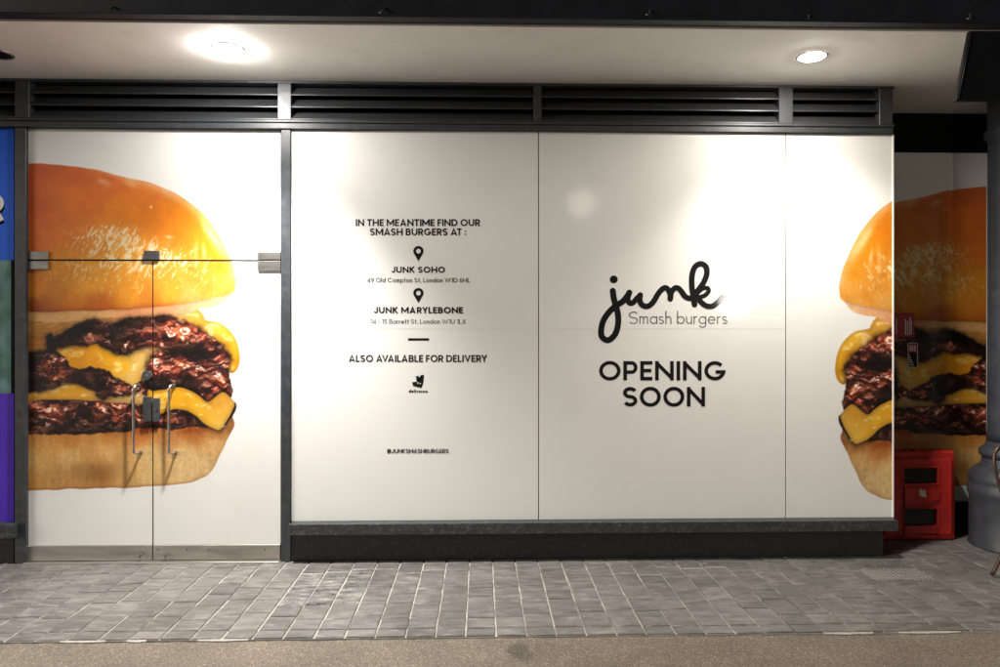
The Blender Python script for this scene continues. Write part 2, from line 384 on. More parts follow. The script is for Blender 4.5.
for i, s in enumerate(stones[:300]):
    r = random.Random(i*7+1)
    me = r.choice(PMP) if is_pitted(s) else r.choice(PM)
    o = bpy.data.objects.new('paver', me); C.objects.link(o); o.parent = pavement
    o.location, o.scale, o.rotation_euler = stone_matrix(s, r)
rest = bmesh.new()
for i, s in enumerate(stones[300:]):
    r = random.Random(i*5+2); loc, sc, rot = stone_matrix(s, r)
    k = len(rest.verts)
    rest.from_mesh(PM[i % 5]); rest.verts.ensure_lookup_table()
    mtx = Matrix.LocRotScale(Vector(loc), __import__('mathutils').Euler(rot), Vector(sc))
    for v in rest.verts[k:]: v.co = mtx @ v.co
o = bm_obj('outlying_pavers', rest, M['paver'], pavement); o['kind'] = 'stuff'

# small gritted cover set in the paving on the right
ca, cb = on_floor(868, 583), on_floor(930, 567)
cov = empty('drain_cover', (on_floor(897, 575).x, on_floor(897, 575).y, 0), 'small studded stone cover set in the paving near the red cabinet', 'drain cover')
cx, cy = cov.location.x, cov.location.y
box('cover_plate', cx-0.2, cx+0.2, cy-0.115, cy+0.115, -0.03, 0.0045, M['paver'], cov, 0.003)
bm = bmesh.new()
for i in range(13):
    for j in range(8):
        px, py = cx - 0.18 + i*0.03, cy - 0.1 + j*0.0285
        add_box(bm, px-0.008, px+0.008, py-0.007, py+0.007, 0.004, 0.0085, 0.002)
o = bm_obj('studs', bm, M['stud'], cov); o['kind'] = 'stuff'
# broken mortar along the road edge
for k, (a, b_) in enumerate(((65, 110), (200, 250), (828, 876), (905, 970), (130, 150), (860, 880))):
    xa, xb = on_floor(a, 636.5).x, on_floor(b_, 636.5).x
    bm = bmesh.new(); n = 9; up = []; dn = []
    for i in range(n+1):
        x = xa + (xb-xa)*i/n
        wv = 0.010*math.sin(math.pi*i/n) + random.uniform(0.001, 0.004)
        up.append(bm.verts.new((x, Y_KERB + random.uniform(-0.001, 0.003), -0.003))); dn.append(bm.verts.new((x, Y_KERB - 0.004 - wv, -0.0075)))
    for i in range(n): bm.faces.new((dn[i], dn[i+1], up[i+1], up[i]))
    o = bm_obj('mortar_smear', bm, M['mortar'], pavement)

# ------------------------------------------------------------------ building mass behind and above
bw = box('building_wall', XL, X_CORNER-0.03, 0.10, 0.5, -0.05, 5.2, M['wall'], None, 0)
tag(bw, 'dark wall behind the white shop front panels', 'wall')
rw = empty('recess_wall', ((X_CORNER+XR)/2, Y_REC, 0), 'dark recessed wall right of the shop front corner', 'wall')
zr_t, zr_b = fz(153.5, 935, Y_REC), fz(500.5, 950, Y_REC)
box('wall', X_CORNER-0.5, XR, Y_REC+0.03, Y_REC+0.3, -0.05, Z_SOFFIT+0.3, M['wall'], rw, 0)
box('header', X_CORNER-0.02, XR, Y_REC-0.02, Y_REC+0.028, zr_t+0.004, Z_SOFFIT-0.002, M['black'], rw, 0.003)
box('plinth', X_CORNER-0.02, XR, Y_REC-0.03, Y_REC+0.028, 0.0, zr_b-0.004, M['plinth'], rw, 0.003)

soffit_bm = bmesh.new()
XS = at(969.5, 31, Y_FRONT_SOFFIT).x
add_box(soffit_bm, XL, XR, Y_FRONT_SOFFIT, Y_REC+0.3, Z_SOFFIT, Z_SOFFIT+0.12)
soffit = bm_obj('soffit', soffit_bm, M['soffit']); tag(soffit, None, kind='structure')
# white edge trim of the soffit against the beam
# fascia beam: channel section with flanges
zb = Z_SOFFIT + 0.012
yb = Y_FRONT_SOFFIT - 0.003
beam = empty('fascia_beam', (0, yb, zb), 'long dark steel beam running above the soffit edge', 'beam')
bm = bmesh.new()
add_box(bm, XL, XR, yb-0.012, yb, zb, zb+0.46, 0.002)
bm_obj('web', bm, M['beam'], beam)
bm = bmesh.new()
add_box(bm, XL, XR, yb-0.085, yb-0.0125, zb, zb+0.016, 0.003)
bm_obj('bottom_flange', bm, M['beam'], beam)
bm = bmesh.new()
add_box(bm, XL, XR, yb-0.085, yb-0.0125, zb+0.44, zb+0.456, 0.003)
bm_obj('top_flange', bm, M['beam'], beam)
ya = yb - 0.05
for px, py in ((111, 11), (383, 12), (649, 14), (808, 19), (969, 18)):
    c = at(px, py, yb-0.03)
    bm = bmesh.new()
    add_tube(bm, [c + Vector(v) for v in ((0.01,0.018,0.03),(0.008,0.0,0.02),(0.0,-0.012,0.0),(-0.012,-0.014,-0.014),(-0.02,-0.01,-0.006))], 0.0055, 8)
    bm_obj('hook', bm, M['hook'], beam, True)
box('building_front', XL, XR, Y_FRONT_SOFFIT+0.002, Y_REC+0.3, Z_SOFFIT+0.125, 5.2, M['wall'], None, 0)
tag(bpy.data.objects['building_front'], 'dark upper building front above the beam', 'wall')

# ------------------------------------------------------------------ shop front frame
frame = empty('shopfront_frame', (fx(286), 0, 0), 'charcoal metal shop front frame of posts and header rail around the white panels', 'frame')
def post(name, xa, xb, z0, z1, y0=-0.016, y1=0.06, m='dark'):
    return box(name, fx(xa, y0), fx(xb, y0), y0, y1, z0, z1, M[m], frame, 0.003)
post('post', 14.5, 26, 0.0, Z_HEAD - 0.001)
post('post', 281, 290.5, 0.0, Z_HEAD - 0.001)
box('header_rail', XL, fx(893, -0.03)+0.004, -0.03, 0.06, Z_HEAD, Z_HEAD_TOP - 0.02, M['dark'], frame, 0.003)
box('header_cap', XL, fx(893, -0.03)+0.008, -0.042, 0.06, Z_HEAD_TOP-0.0195, Z_HEAD_TOP, M['dark'], frame, 0.004)
zl0, zl1 = Z_HEAD_TOP + 0.0005, Z_SOFFIT - 0.001
for (a, b_) in ((14.5, 29), (277.5, 291), (534, 541.5), (779, 793), (879.5, 893)):
    box('louvre_post', fx(a, -0.034), fx(b_, -0.034), -0.034, 0.06, zl0, zl1, M['dark'], frame, 0.003)
box('louvre_head', XL, fx(893.5, -0.03), -0.038, 0.03, Z_SOFFIT-0.018, Z_SOFFIT-0.0012, M['dark'], frame, 0.002)
box('panel_edge_trim', X_CORNER-0.006, X_CORNER+0.004, -0.006, Y_REC-0.04, Z_SILL, Z_HEAD-0.001, M['panel'], frame, 0.001)
# louvre bays
bays = ((-40, 14.5, 'louvre vent above the blue poster at the left edge'), (29, 277.5, 'dark louvre vent above the burger doors'),
        (291, 534, 'dark louvre vent above the panel with the addresses'), (541.5, 779, 'dark louvre vent above the panel with the script logo'),
        (793, 879.5, 'short dark louvre vent above the narrow corner panel'))
for a, b_, lab in bays:
    xa, xb = fx(a, -0.03)+0.001, fx(b_, -0.03)-0.001
    lv = empty('louvre_vent', ((xa+xb)/2, 0.02, zl0), lab, 'louvre vent', 'louvre vents above the shop front')
    box('back_board', xa, xb, 0.062, 0.075, zl0, Z_SOFFIT-0.002, M['black'], lv, 0)
    hgt = (Z_SOFFIT-0.018 - zl0)
    for k in range(3):
        zz = zl0 + 0.004 + k * hgt/3
        bm = bmesh.new()
        th = 0.0035
        prof = [(-0.028, zz), (-0.028, zz+0.007), (-0.0235, zz+0.0115), (0.046, zz+0.078), (0.050, zz+0.074), (-0.018, zz+0.008), (-0.0235, zz+0.003), (-0.0235, zz)]
        L0 = [bm.verts.new((xa, y, z)) for y, z in prof]; L1 = [bm.verts.new((xb, y, z)) for y, z in prof]
        for i in range(len(prof)):
            j = (i+1) % len(prof); bm.faces.new((L0[i], L0[j], L1[j], L1[i]))
        bm.faces.new(L0[::-1]); bm.faces.new(L1)
        bm_obj('slat', bm, M['slat'], lv)

# sill and plinth under the panels
riser = empty('stall_riser', (fx(590), 0, 0), 'black plinth with projecting charcoal sill under the white panels', 'plinth')
box('sill', fx(288.5, -0.085), fx(898.5, -0.085), -0.085, 0.06, Z_SILL-0.078, Z_SILL, M['sill'], riser, 0.005, 2)
box('plinth_board', fx(291), fx(883), -0.004, 0.06, 0.0005, Z_SILL-0.0785, M['plinth'], riser, 0.003)
box('sill_end', X_CORNER-0.05, X_CORNER+0.02, 0.061, Y_REC-0.035, Z_SILL-0.078, Z_SILL-0.001, M['sill'], riser, 0.003)
box('plinth_return', X_CORNER-0.08, X_CORNER-0.045, 0.061, Y_REC-0.035, 0.0005, Z_SILL-0.079, M['plinth'], riser, 0.002)
lr = empty('stall_riser', (fx(0), 0, 0), 'short dark sill and plinth below the purple poster at the left edge', 'plinth')
zls = fz(524.5, 5, -0.06)
box('sill', XL, fx(13.5, -0.06), -0.06, 0.06, zls-0.1, zls, M['sill'], lr, 0.005, 2)
box('plinth_board', XL, fx(14, -0.0), -0.002, 0.06, 0.0005, zls-0.1005, M['plinth'], lr, 0.003)

# ------------------------------------------------------------------ the burger print (colours of the printed photograph)
TAB = RNG.random((8, 256, 256))
def vn(x, y, s=0):
    xi = np.floor(x).astype(int); yi = np.floor(y).astype(int); fx_ = x - xi; fy_ = y - yi
    u = fx_*fx_*(3-2*fx_); v = fy_*fy_*(3-2*fy_); T = TAB[s % 8]
    a = T[xi & 255, yi & 255]; b = T[(xi+1) & 255, yi & 255]; c = T[xi & 255, (yi+1) & 255]; d = T[(xi+1) & 255, (yi+1) & 255]
    return (a*(1-u) + b*u)*(1-v) + (c*(1-u) + d*u)*v
def fbm(x, y, s=0, o=4, g=0.5):
    r = 0; a = 1; t = 0
    for k in range(o):
        r = r + a*vn(x*2**k + 17.3*k, y*2**k + 9.1*k, s+k); t += a; a *= g
    return r / t
def worley(x, y, s=0):
    xi = np.floor(x).astype(int); yi = np.floor(y).astype(int); best = np.full(x.shape, 9.0)
    for i in (-1, 0, 1):
        for j in (-1, 0, 1):
            a = (xi+i) & 255; b = (yi+j) & 255
            best = np.minimum(best, (xi + i + TAB[s % 8][a, b] - x)**2 + (yi + j + TAB[(s+1) % 8][a, b] - y)**2)
    return np.sqrt(best)
def ss(a, b, x):
    t = np.clip((x-a)/(b-a), 0, 1); return t*t*(3-2*t)
def sdf(poly, x, y):
    """signed distance, positive inside; poly is closed"""
    P = np.array(catmull(poly, True, 5)); d = np.full(x.shape, 1e9); ins = np.zeros(x.shape, bool)
    x0, y0 = P.min(0) - 14; x1, y1 = P.max(0) + 14
    sel = (x > x0) & (x < x1) & (y > y0) & (y < y1)
    if not sel.any(): return np.full(x.shape, -99.0)
    X = x[sel]; Y = y[sel]; D = np.full(X.shape, 1e9); I = np.zeros(X.shape, bool)
    for i in range(len(P)):
        a = P[i-1]; b = P[i]; e = b - a; l2 = e @ e + 1e-9
        t = np.clip(((X-a[0])*e[0] + (Y-a[1])*e[1])/l2, 0, 1)
        D = np.minimum(D, (X-a[0]-t*e[0])**2 + (Y-a[1]-t*e[1])**2)
        if a[1] != b[1]:
            c = ((a[1] > Y) != (b[1] > Y)) & (X < (b[0]-a[0])*(Y-a[1])/(b[1]-a[1]) + a[0]); I ^= c
    out = np.full(x.shape, -99.0); out[sel] = np.where(I, np.sqrt(D), -np.sqrt(D))
    return out
def idw(pts, x, y, p=3.0):
    num = 0; den = 0
    for px, py, *c in pts:
        wgt = 1.0/(((x-px)**2 + (y-py)**2 + 20)**(p/2)); num = num + wgt[..., None]*np.array(c, float); den = den + wgt
    return num/den[..., None]

BUN = [(10,163),(28,163),(57,164.4),(73.5,166),(95,169),(115,174),(134,179),(150.5,183),(167,189),(183.5,198),(200,210),(211.5,224),(223,241),(229.6,257),(233,266.5),(236,278),(235.4,288),(232,293),(220,296),(208,298.5),(183.5,303.5),(154,307),(134,308.5),(106,310),(73.5,311),(49,312),(27,312),(10,312)]
CRUMB = [(10,308),(60,308),(120,306),(170,302),(205,297),(232,291),(228,297),(221.4,304),(212,307),(200,309),(190,313),(175,316),(154,314.5),(134,316),(115,317.5),(90,319.5),(73.5,321),(49,322),(27,320.5),(10,320)]
TAN = [(10,316),(60,316),(120,312),(175,308),(200,310),(200,330),(150,345),(70,352),(40,354),(10,352)]
CHEESE1 = [(165,308),(185,309),(198,310.5),(205,319.5),(216.5,321),(226,326),(233,334),(238,344),(240,354),(239.5,364),(236,371),(231,373.5),(227,368),(215,345),(190,330),(165,320)]
PATTY1A = [(46,339),(48,335),(52,335.5),(55,337.5),(64,331),(73.5,326),(81,323),(87,320),(96.5,319.5),(104,323),(115,322.5),(124,319),(129.5,317.6),(150,316.5),(167,316),(183.5,321),(200,327.5),(213,339),(224,348),(231,356),(230,365),(226,368.5),(220,366),(205,358),(197,351.5),(183.5,353),(167,350.5),(154,346),(142,349),(134,351),(126,355.5),(116,354),(106.5,349),(99,345),(95,344),(87,347),(73.5,345.6),(64,348),(57,347),(53,351),(49,352)]
CHEESE2 = [(55,346),(75,343),(95,342),(106,348),(118,352),(134,350),(146,343),(158,343),(170,349),(152,361),(147,368),(146,380),(140,388),(128,386),(116,380),(103,374),(90,371),(70,371),(60,360)]
PATTY2A = [(10,353),(26,352),(40.5,351),(50,349.5),(57,351),(65,358),(71,366),(78,368.5),(90,367),(103,369),(112,374),(119,378.5),(129.5,384),(134,389),(131,394.5),(122,396.5),(110,396.7),(103,400),(97,397),(95,392),(82,386.5),(72,383.5),(63.6,384),(58.6,387.6),(48,391),(40.5,391.5),(26,392),(10,392)]
PATTY2B = [(155,352),(163,349),(175,352),(183.5,351),(197,350),(205,357.6),(220,366),(227,371),(231,381),(233.5,391),(231.5,398),(226,396),(221.4,393),(214,398),(207,402.5),(200,398),(193,393.5),(183,389),(173.6,389),(162,392),(154,393.5),(148,391),(145,383),(145,374),(147,366),(150,358)]
LUMP = [(136,383),(142,382),(148,388),(151,395),(146,397),(139,392),(135,390)]
CHEESE3A = [(10,388),(40,388),(58,384.5),(64,382),(82,384),(95,390),(106,394),(131,393),(150,390),(150,404),(134,404),(123,403),(98,401),(73.5,400),(49,400),(26,402),(10,402)]
CHEESE3B = [(148,391),(154,391.5),(165,389.5),(173.6,387.5),(183,388.5),(193,392.5),(200,397),(207,401.5),(215,396.5),(223,392.5),(228,395),(233,400),(234.8,405),(231,413),(226,421),(222,427.5),(217,429.5),(206.6,425.5),(196.7,417),(189,412),(183.5,409.5),(176,408.5),(170,409.5),(160,414),(152,413),(148,405)]
PATTY3 = [(10,398),(26,398),(49,397.5),(73.5,396.7),(98,398),(110,401),(123,402),(140,402),(150,407),(160,411),(172,407),(186,408),(200,418),(212,426),(205,427),(194,426.5),(171.5,430.5),(160,428.5),(146,428.5),(134,429.5),(129,432),(112,431.5),(99,433),(84,435),(61.5,434.5),(39,434.5),(25.5,433),(10,433)]
NUB = [(226,414),(230,407),(234,402),(236.5,404),(236,410),(232,416.5),(227,418)]
LOWBUN = [(10,426),(60,428),(130,425),(190,421),(215,424),(224,426),(229,419),(232,417.5),(234.2,424),(231,433),(224.7,445),(221,453),(217.5,461),(213,469),(208,475),(200,479.5),(192.4,482.2),(178,484.7),(167,485.9),(134,487.6),(84,488.8),(25.5,490.2),(10,490.4)]
INTERIOR = [(10,318),(150,320),(196,328),(222,348),(229,366),(230,395),(234,403),(233,415),(230,421),(222,426),(150,428),(10,430)]
FULL_BOX = (10, 160, 242, 493)

def paint(x, y):
    """albedo (linear rgb) of the printed burger at photo coordinates of the left burger, and its coverage"""
    shp = x.shape
    col = np.ones(shp + (3,)) * 255.0
    cov = np.zeros(shp)
    wx = x + (fbm(x/5, y/5, 1, 3)-0.5)*4.0; wy = y + (fbm(x/5+40, y/5+9, 2, 3)-0.5)*4.0       # rough edges for meat
    sx = x + (fbm(x/14, y/14, 3, 2)-0.5)*2.0; sy = y + (fbm(x/14+7, y/14+3, 4, 2)-0.5)*2.0    # soft edges
    def over(c, d, soft=0.7):
        nonlocal col, cov
        a = ss(-soft, soft, d)[..., None]
        col = col*(1-a) + c*a; cov = np.maximum(cov, a[..., 0])
    def shade_drop(d, r, amt):                                   # printed contact shade under a layer of food
        nonlocal col
        k = (1 - amt*np.exp(-np.maximum(-d, 0)/r)*(d < 0))[..., None]
        col = np.where((cov > 0.2)[..., None], col*k, col)
    n1 = fbm(x/9, y/9, 5, 4)[..., None] - 0.5
    n2 = fbm(x/2.6, y/2.6, 6, 3)[..., None] - 0.5
    n3 = vn(x/1.1, y/1.1, 7)[..., None] - 0.5
    # ---- dark gaps between the layers
    d = sdf(INTERIOR, sx, sy); over(np.ones(shp + (3,))*np.array([44, 20, 14]), d)
    # ---- lower bun
    d = sdf(LOWBUN, sx, sy)
    c = idw([(30,440,196,138,66),(70,441,190,128,56),(110,441,196,136,66),(140,436,190,118,56),(170,438,196,132,70),(195,436,188,120,58),(215,432,196,132,70),
             (30,460,204,160,94),(70,456,210,166,102),(110,450,214,168,102),(150,455,220,184,124),(185,455,222,186,128),(215,445,214,170,108),
             (30,480,188,132,66),(60,480,190,138,74),(100,474,178,118,58),(80,474,190,136,74),(125,478,200,152,88),(150,478,214,176,114),(185,474,218,184,128),(205,465,212,176,122),(227,430,204,154,92)], x, y)
    spot = np.exp(-(((x-97)/24)**2 + ((y-473)/11)**2)**1.5)
    c = c*(1 - 0.14*spot[..., None]*(1 + 1.5*n2))
    top = np.exp(-np.maximum(y - 431 - 6*(fbm(x/7, y*0, 2, 3)-0.5), 0)/5.0)
    c = c*(1 - top[..., None]*np.array([0.22, 0.42, 0.62])*(0.8 + 1.4*n1))
    streak = fbm(x/3.0, y/13, 3, 3)[..., None] - 0.5
    c = 1.05*c*(1 + 0.12*n1 + 0.12*n2 + 0.08*n3 + 0.14*streak)
    edge = np.exp(-np.maximum(d, 0)/1.1)*ss(470, 484, y); c = c*(1 - edge[..., None]*np.array([0.35, 0.6, 0.75]))
    rim = np.exp(-np.maximum(d, 0)/5)*ss(190, 215, x); c = c*(1 - 0.12*rim[..., None])
    pores = ss(0.80, 0.9, vn(x/2.1, y/1.7, 2))[..., None]; c = c*(1 - 0.06*pores)
    over(c, d)
    # ---- meat shader
    hx, hy = x + (fbm(x/9, y/9, 1, 3)-0.5)*15, y + (fbm(x/9+3, y/9, 4, 3)-0.5)*12
    def hgt(a, b): return 8.5*fbm(a/17.0, b/12, 0, 2) + 1.7*(1 - worley(a/9.5, b/6.0, 1)**2) + 2.2*fbm(a/5.2+8, b/3.9, 6, 2) + 0.25*(1 - worley(a/3.4, b/2.8, 3)) + 0.14*vn(a/1.4, b/1.3, 5)
    H0 = hgt(hx, hy); e = 0.7
    gx = (hgt(hx+e, hy) - H0)/e; gy = (hgt(hx, hy+e) - H0)/e
    nz = 1.0/np.sqrt(1 + 1.2*(gx*gx + gy*gy)); nx = -1.1*gx*nz; ny = -1.1*gy*nz
    crev = ss(0.45, 0.9, worley(hx/9.5, hy/6.0, 1))
    lit = np.clip(nx*-0.15 + ny*-0.72 + nz*0.66, 0, 1)
    spec = np.clip(nx*-0.08 + ny*-0.50 + nz*0.86, 0, 1)**26
    spec2 = np.clip(nx*0.35 + ny*-0.40 + nz*0.84, 0, 1)**40
    glint = ss(0.62, 0.85, vn(x/6, y/5, 6))
    def meat(dark, d):
        base = np.stack([50 + 140*lit**1.3, 17 + 76*lit**1.7, 13 + 48*lit**1.8], -1)
        base = base*(0.70 + 0.7*fbm(x/6, y/6, 2, 3)[..., None])*(1 - 0.35*crev[..., None])*(0.72 + 0.5*ss(0.35, 0.65, fbm(x/13+4, y/10, 5, 2)))[..., None]
        warm = ss(0.5, 0.75, fbm(x/10, y/10, 7, 2))[..., None]
        base = base*(1 + warm*np.array([0.15, 0.28, 0.15]))
        s = (0.25*spec + 0.95*spec*glint + 0.75*spec2*(1-0.4*glint))[..., None]*(0.5 + 0.9*vn(x/1.6, y/1.4, 2))[..., None]
        k = (1 - dark)[..., None]
        b = base*(0.16 + 0.84*k) + s*np.array([245, 205, 198])*(0.14 + 1.05*k)
        r = np.clip(d, 0, 7)/7; b = b*(0.45 + 0.55*r[..., None]**0.6)
        return b
    def darkness(pts): return np.clip(idw([(a, b_, c_) for a, b_, c_ in pts], x, y, 3.5)[..., 0], 0, 1)
    # ---- tan sauce and onion strands
    d = sdf(TAN, sx, sy)
    c = idw([(30,326,190,134,66),(60,330,188,128,60),(30,345,170,106,44),(45,340,178,112,48),(75,328,196,138,70),(120,316,196,130,70),(180,314,222,160,84)], x, y)
    lines = np.sin((y + 0.18*x + 14*fbm(x/22, y/12, 3, 2))*1.3)[..., None]
    c = c*(1 + 0.07*lines*(0.3 + 1.6*np.clip(n1+0.4, 0, 1)) + 0.3*n1 + 0.14*n2); over(c, d)
    # ---- cheese shader
    def cheese(d, pts):
        c = idw(pts, x, y)
        ex = np.clip(d, 0, 5)/5
        c = c*(0.80 + 0.20*ex[..., None]**0.7)*(1 + 0.10*n1 + 0.05*n2 + 0.03*n3)
        g = ss(0.60, 0.78, fbm(x/9+5, y/5, 6, 3))*ss(1.5, 4, d)
        c = c + g[..., None]*np.array([20, 45, 75])
        return c
    # ---- top cheese fold behind the first patty
    d = sdf(CHEESE1, sx, sy)
    c = cheese(d, [(180,312,236,170,84),(200,318,240,176,60),(215,325,246,190,70),(228,333,248,190,50),(236,350,244,178,30),(237,365,236,160,20),(225,345,214,140,30),(205,330,222,150,50)])
    over(c, d)
    # ---- cut face of the top bun
    d = sdf(CRUMB, sx, sy)
    c = idw([(40,317,222,168,104),(90,315,226,172,108),(140,311,226,150,100),(170,309,230,160,112),(200,305,236,172,124),(222,300,240,190,140)], x, y)
    c = c*(1 + 0.10*n1 + 0.12*n2 + 0.05*n3); over(c, d); shade_drop(sdf(BUN, sx, sy), 1.2, 0.25)
    # ---- patties and cheeses, back to front
    d3 = sdf(PATTY3, wx, wy)
    dk = darkness([(30,405,.2),(60,410,.25),(60,432,.95),(30,431,.6),(90,415,.15),(85,431,.85),(115,415,.1),(110,430,.85),(140,420,.35),(135,429,.9),(165,420,.3),(180,414,.45),(195,422,.6),(165,429,.9)])
    lowshade = sdf(LOWBUN, sx, sy)
    over(meat(dk, d3), d3, 0.9)
    dn = sdf(NUB, x, y); over(meat(np.full(shp, 0.35), dn), dn)
    d = sdf(CHEESE3A, sx, sy); shade_drop(d, 2.0, 0.3)
    c = cheese(d, [(30,396,214,150,48),(60,392,226,160,44),(80,391,224,158,40),(100,398,206,150,70),(125,399,214,170,100),(145,397,216,160,80)]); over(c, d)
    d2 = sdf(PATTY2A, wx, wy); shade_drop(d2, 1.8, 0.55)
    dk = darkness([(28,360,.95),(30,378,.95),(40,388,.9),(48,367,.2),(55,362,.3),(52,376,.15),(62,372,.35),(58,384,.6),(68,380,.9),(80,378,.98),(95,376,.92),(100,388,.95),(112,381,.35),(122,388,.3),(112,394,.95),(126,393,.6),(101,397,.4)])
    d3b = sdf(CHEESE2, sx, sy); shade_drop(d3b, 2.0, 0.5)
    c = cheese(d3b, [(70,352,226,150,24),(90,352,234,158,20),(110,360,240,170,22),(125,368,242,180,40),(75,364,216,138,20),(100,364,224,146,18),(132,376,234,190,110),(140,360,232,190,100),(142,350,232,180,90),(150,350,216,150,80),(140,380,216,160,60)])
    over(c, d3b)
    over(meat(dk, d2), d2, 0.9)
    db = sdf(PATTY2B, wx, wy); shade_drop(db, 2.2, 0.6)
    dk = darkness([(155,360,.15),(165,372,.1),(180,362,.1),(200,364,.1),(190,384,.9),(183,380,.85),(195,377,.5),(205,380,.1),(210,392,.1),(222,380,.1),(228,392,.3),(160,389,.98),(150,386,.9),(172,388,.95),(185,354,.85),(195,354,.7),(178,374,.25),(214,372,.2)])
    over(meat(dk, db), db, 0.9)
    dl = sdf(LUMP, wx, wy); over(meat(np.full(shp, 0.25), dl), dl)
    d = sdf(CHEESE3B, sx, sy); shade_drop(d, 3.0, 0.6)
    c = cheese(d, [(155,402,232,160,30),(170,398,236,166,24),(185,400,238,172,34),(200,408,236,176,40),(212,404,214,150,44),(212,414,240,184,60),(222,402,220,156,50),(226,410,232,176,70),(218,424,240,190,80),(204,420,232,168,40)])
    over(c, d)
    d1 = sdf(PATTY1A, wx, wy); shade_drop(d1, 2.2, 0.6)
    dk = darkness([(50,338,.9),(60,338,.98),(75,334,.98),(87,328,.98),(92,340,.35),(98,338,.3),(104,343,.6),(112,334,.98),(120,330,.98),(116,346,.5),(126,344,.25),(132,335,.35),(128,324,.95),(140,324,.85),(150,328,.35),(165,325,.2),(180,332,.05),(195,338,.1),(175,345,.1),(150,340,.2),(140,342,.2),(200,350,.95),(206,353,.95),(214,350,.3),(224,358,.3),(190,349,.9),(178,350,.85),(206,338,.2)])
    over(meat(dk, d1), d1, 0.9)
    # ---- glazed top bun
    d = sdf(BUN, sx, sy)
    c = idw([(30,168,216,98,48),(35,210,214,98,42),(32,245,216,106,36),(70,172,222,108,52),(75,200,228,118,42),(110,182,222,112,46),(120,212,230,130,32),(60,232,222,114,36),
             (150,195,226,122,42),(160,220,228,128,26),(185,222,222,124,16),(205,240,222,132,14),(225,262,222,138,20),(60,265,220,135,30),(32,290,222,132,38),(90,280,228,150,40),
             (130,290,228,146,34),(130,265,234,158,44),(170,290,232,154,38),(200,280,222,142,40),(228,285,226,154,60),(32,307,168,82,22),(100,306,186,96,22),(150,302,206,122,34),(190,297,226,160,74)], x, y, 3.5)
    c = c*(1 + 0.12*n1 + 0.07*n2*ss(215, 260, y)[..., None] + 0.05*n3)
    # wrinkled glaze glints
    th = 0.45; u = x*math.cos(th) + y*math.sin(th); v = -x*math.sin(th) + y*math.cos(th)
    wob = fbm(x/10, y/10, 2, 2)*6
    f1 = vn((u+wob)/1.7, (v-wob)/4.2, 1)*0.5 + vn((u-wob)/0.9, v/1.9, 4)*0.32 + vn((u+wob*0.5)/4.5, v/8, 6)*0.18
    area_ = (np.exp(-(((x-112)/34)**2 + ((y-236-0.10*(x-112))/13)**2)) + 0.95*np.exp(-(((x-163)/24)**2 + ((y-261)/14)**2)) + 0.6*np.exp(-(((x-122)/40)**2 + ((y-258)/17)**2))
             + 0.30*np.exp(-(((x-75)/45)**2 + ((y-270)/28)**2)) + 0.34*np.exp(-(((x-205)/22)**2 + ((y-268)/26)**2)) + 0.25*np.exp(-(((x-150)/60)**2 + ((y-288)/14)**2)))
    fl = ss(0.66 - 0.30*np.clip(area_, 0, 1.1), 0.92 - 0.30*np.clip(area_, 0, 1.1), f1)*np.clip(area_*1.6, 0, 1)
    haze_ = np.clip(area_, 0, 1)**1.2*0.36*(0.6 + 0.8*fbm(x/5, y/7, 3, 2))
    c = c*(1 - haze_[..., None]) + haze_[..., None]*np.array([250, 196, 110])
    c = c*(1 - 0.74*fl[..., None]) + 0.74*fl[..., None]*np.array([255, 242, 212])
    dkf = ss(0.72, 0.9, vn((u+wob)/2.6+31, v/4.4, 2))*np.clip(area_*1.3, 0, 1)*(1-fl); c = c*(1 - 0.20*dkf[..., None]*np.array([0.3, 0.8, 1.2]))
    # pale rim and soft patches along the shoulder
    rim = np.exp(-(np.maximum(d-1, 0)/(2.5 + 3.5*ss(120, 175, x)))**2)*ss(70, 130, x)*(1-ss(270, 290, y))*(0.45 + 0.75*fbm(x/12, y/12, 3, 2))
    c = c*(1 - 0.75*rim[..., None]) + 0.75*rim[..., None]*np.array([246, 196, 150])
    for (a, b_, ra, rb, ang, amt) in ((104,182,7,3,0.35,.45),(131,184,8,3,0.3,.45),(213,238,4,15,-0.52,.6),(206,228,3,8,-0.5,.3),(196,250,2.5,9,0.1,.35),(204,252,1.8,9,-0.1,.5),(151,207,1.2,1.2,0,.9),(169,237,4,1.6,0.1,.7)):
        ca_, sa_ = math.cos(ang), math.sin(ang); px = (x-a)*ca_ + (y-b_)*sa_; py = -(x-a)*sa_ + (y-b_)*ca_
        k = amt*np.exp(-((px/ra)**2 + (py/rb)**2))*(0.6 + 0.8*fbm(x/3, y/3, 4, 2)); k = np.clip(k, 0, 1)[..., None]
        c = c*(1-k) + k*np.array([252, 222, 176])
    low = np.exp(-np.maximum(d, 0)/2.2)*ss(285, 305, y)*(1-ss(150, 215, x)); c = c*(1 - low[..., None]*np.array([0.20, 0.38, 0.45]))
    over(c, d)
    col = np.clip(col, 0, 255)/255.0
    lin_ = np.where(col <= 0.04045, col/12.92, ((col+0.055)/1.055)**2.4)
    alb = lin_*0.80
    a = cov[..., None]
    return alb*a + np.array(PANEL_WHITE)*(1-a), cov

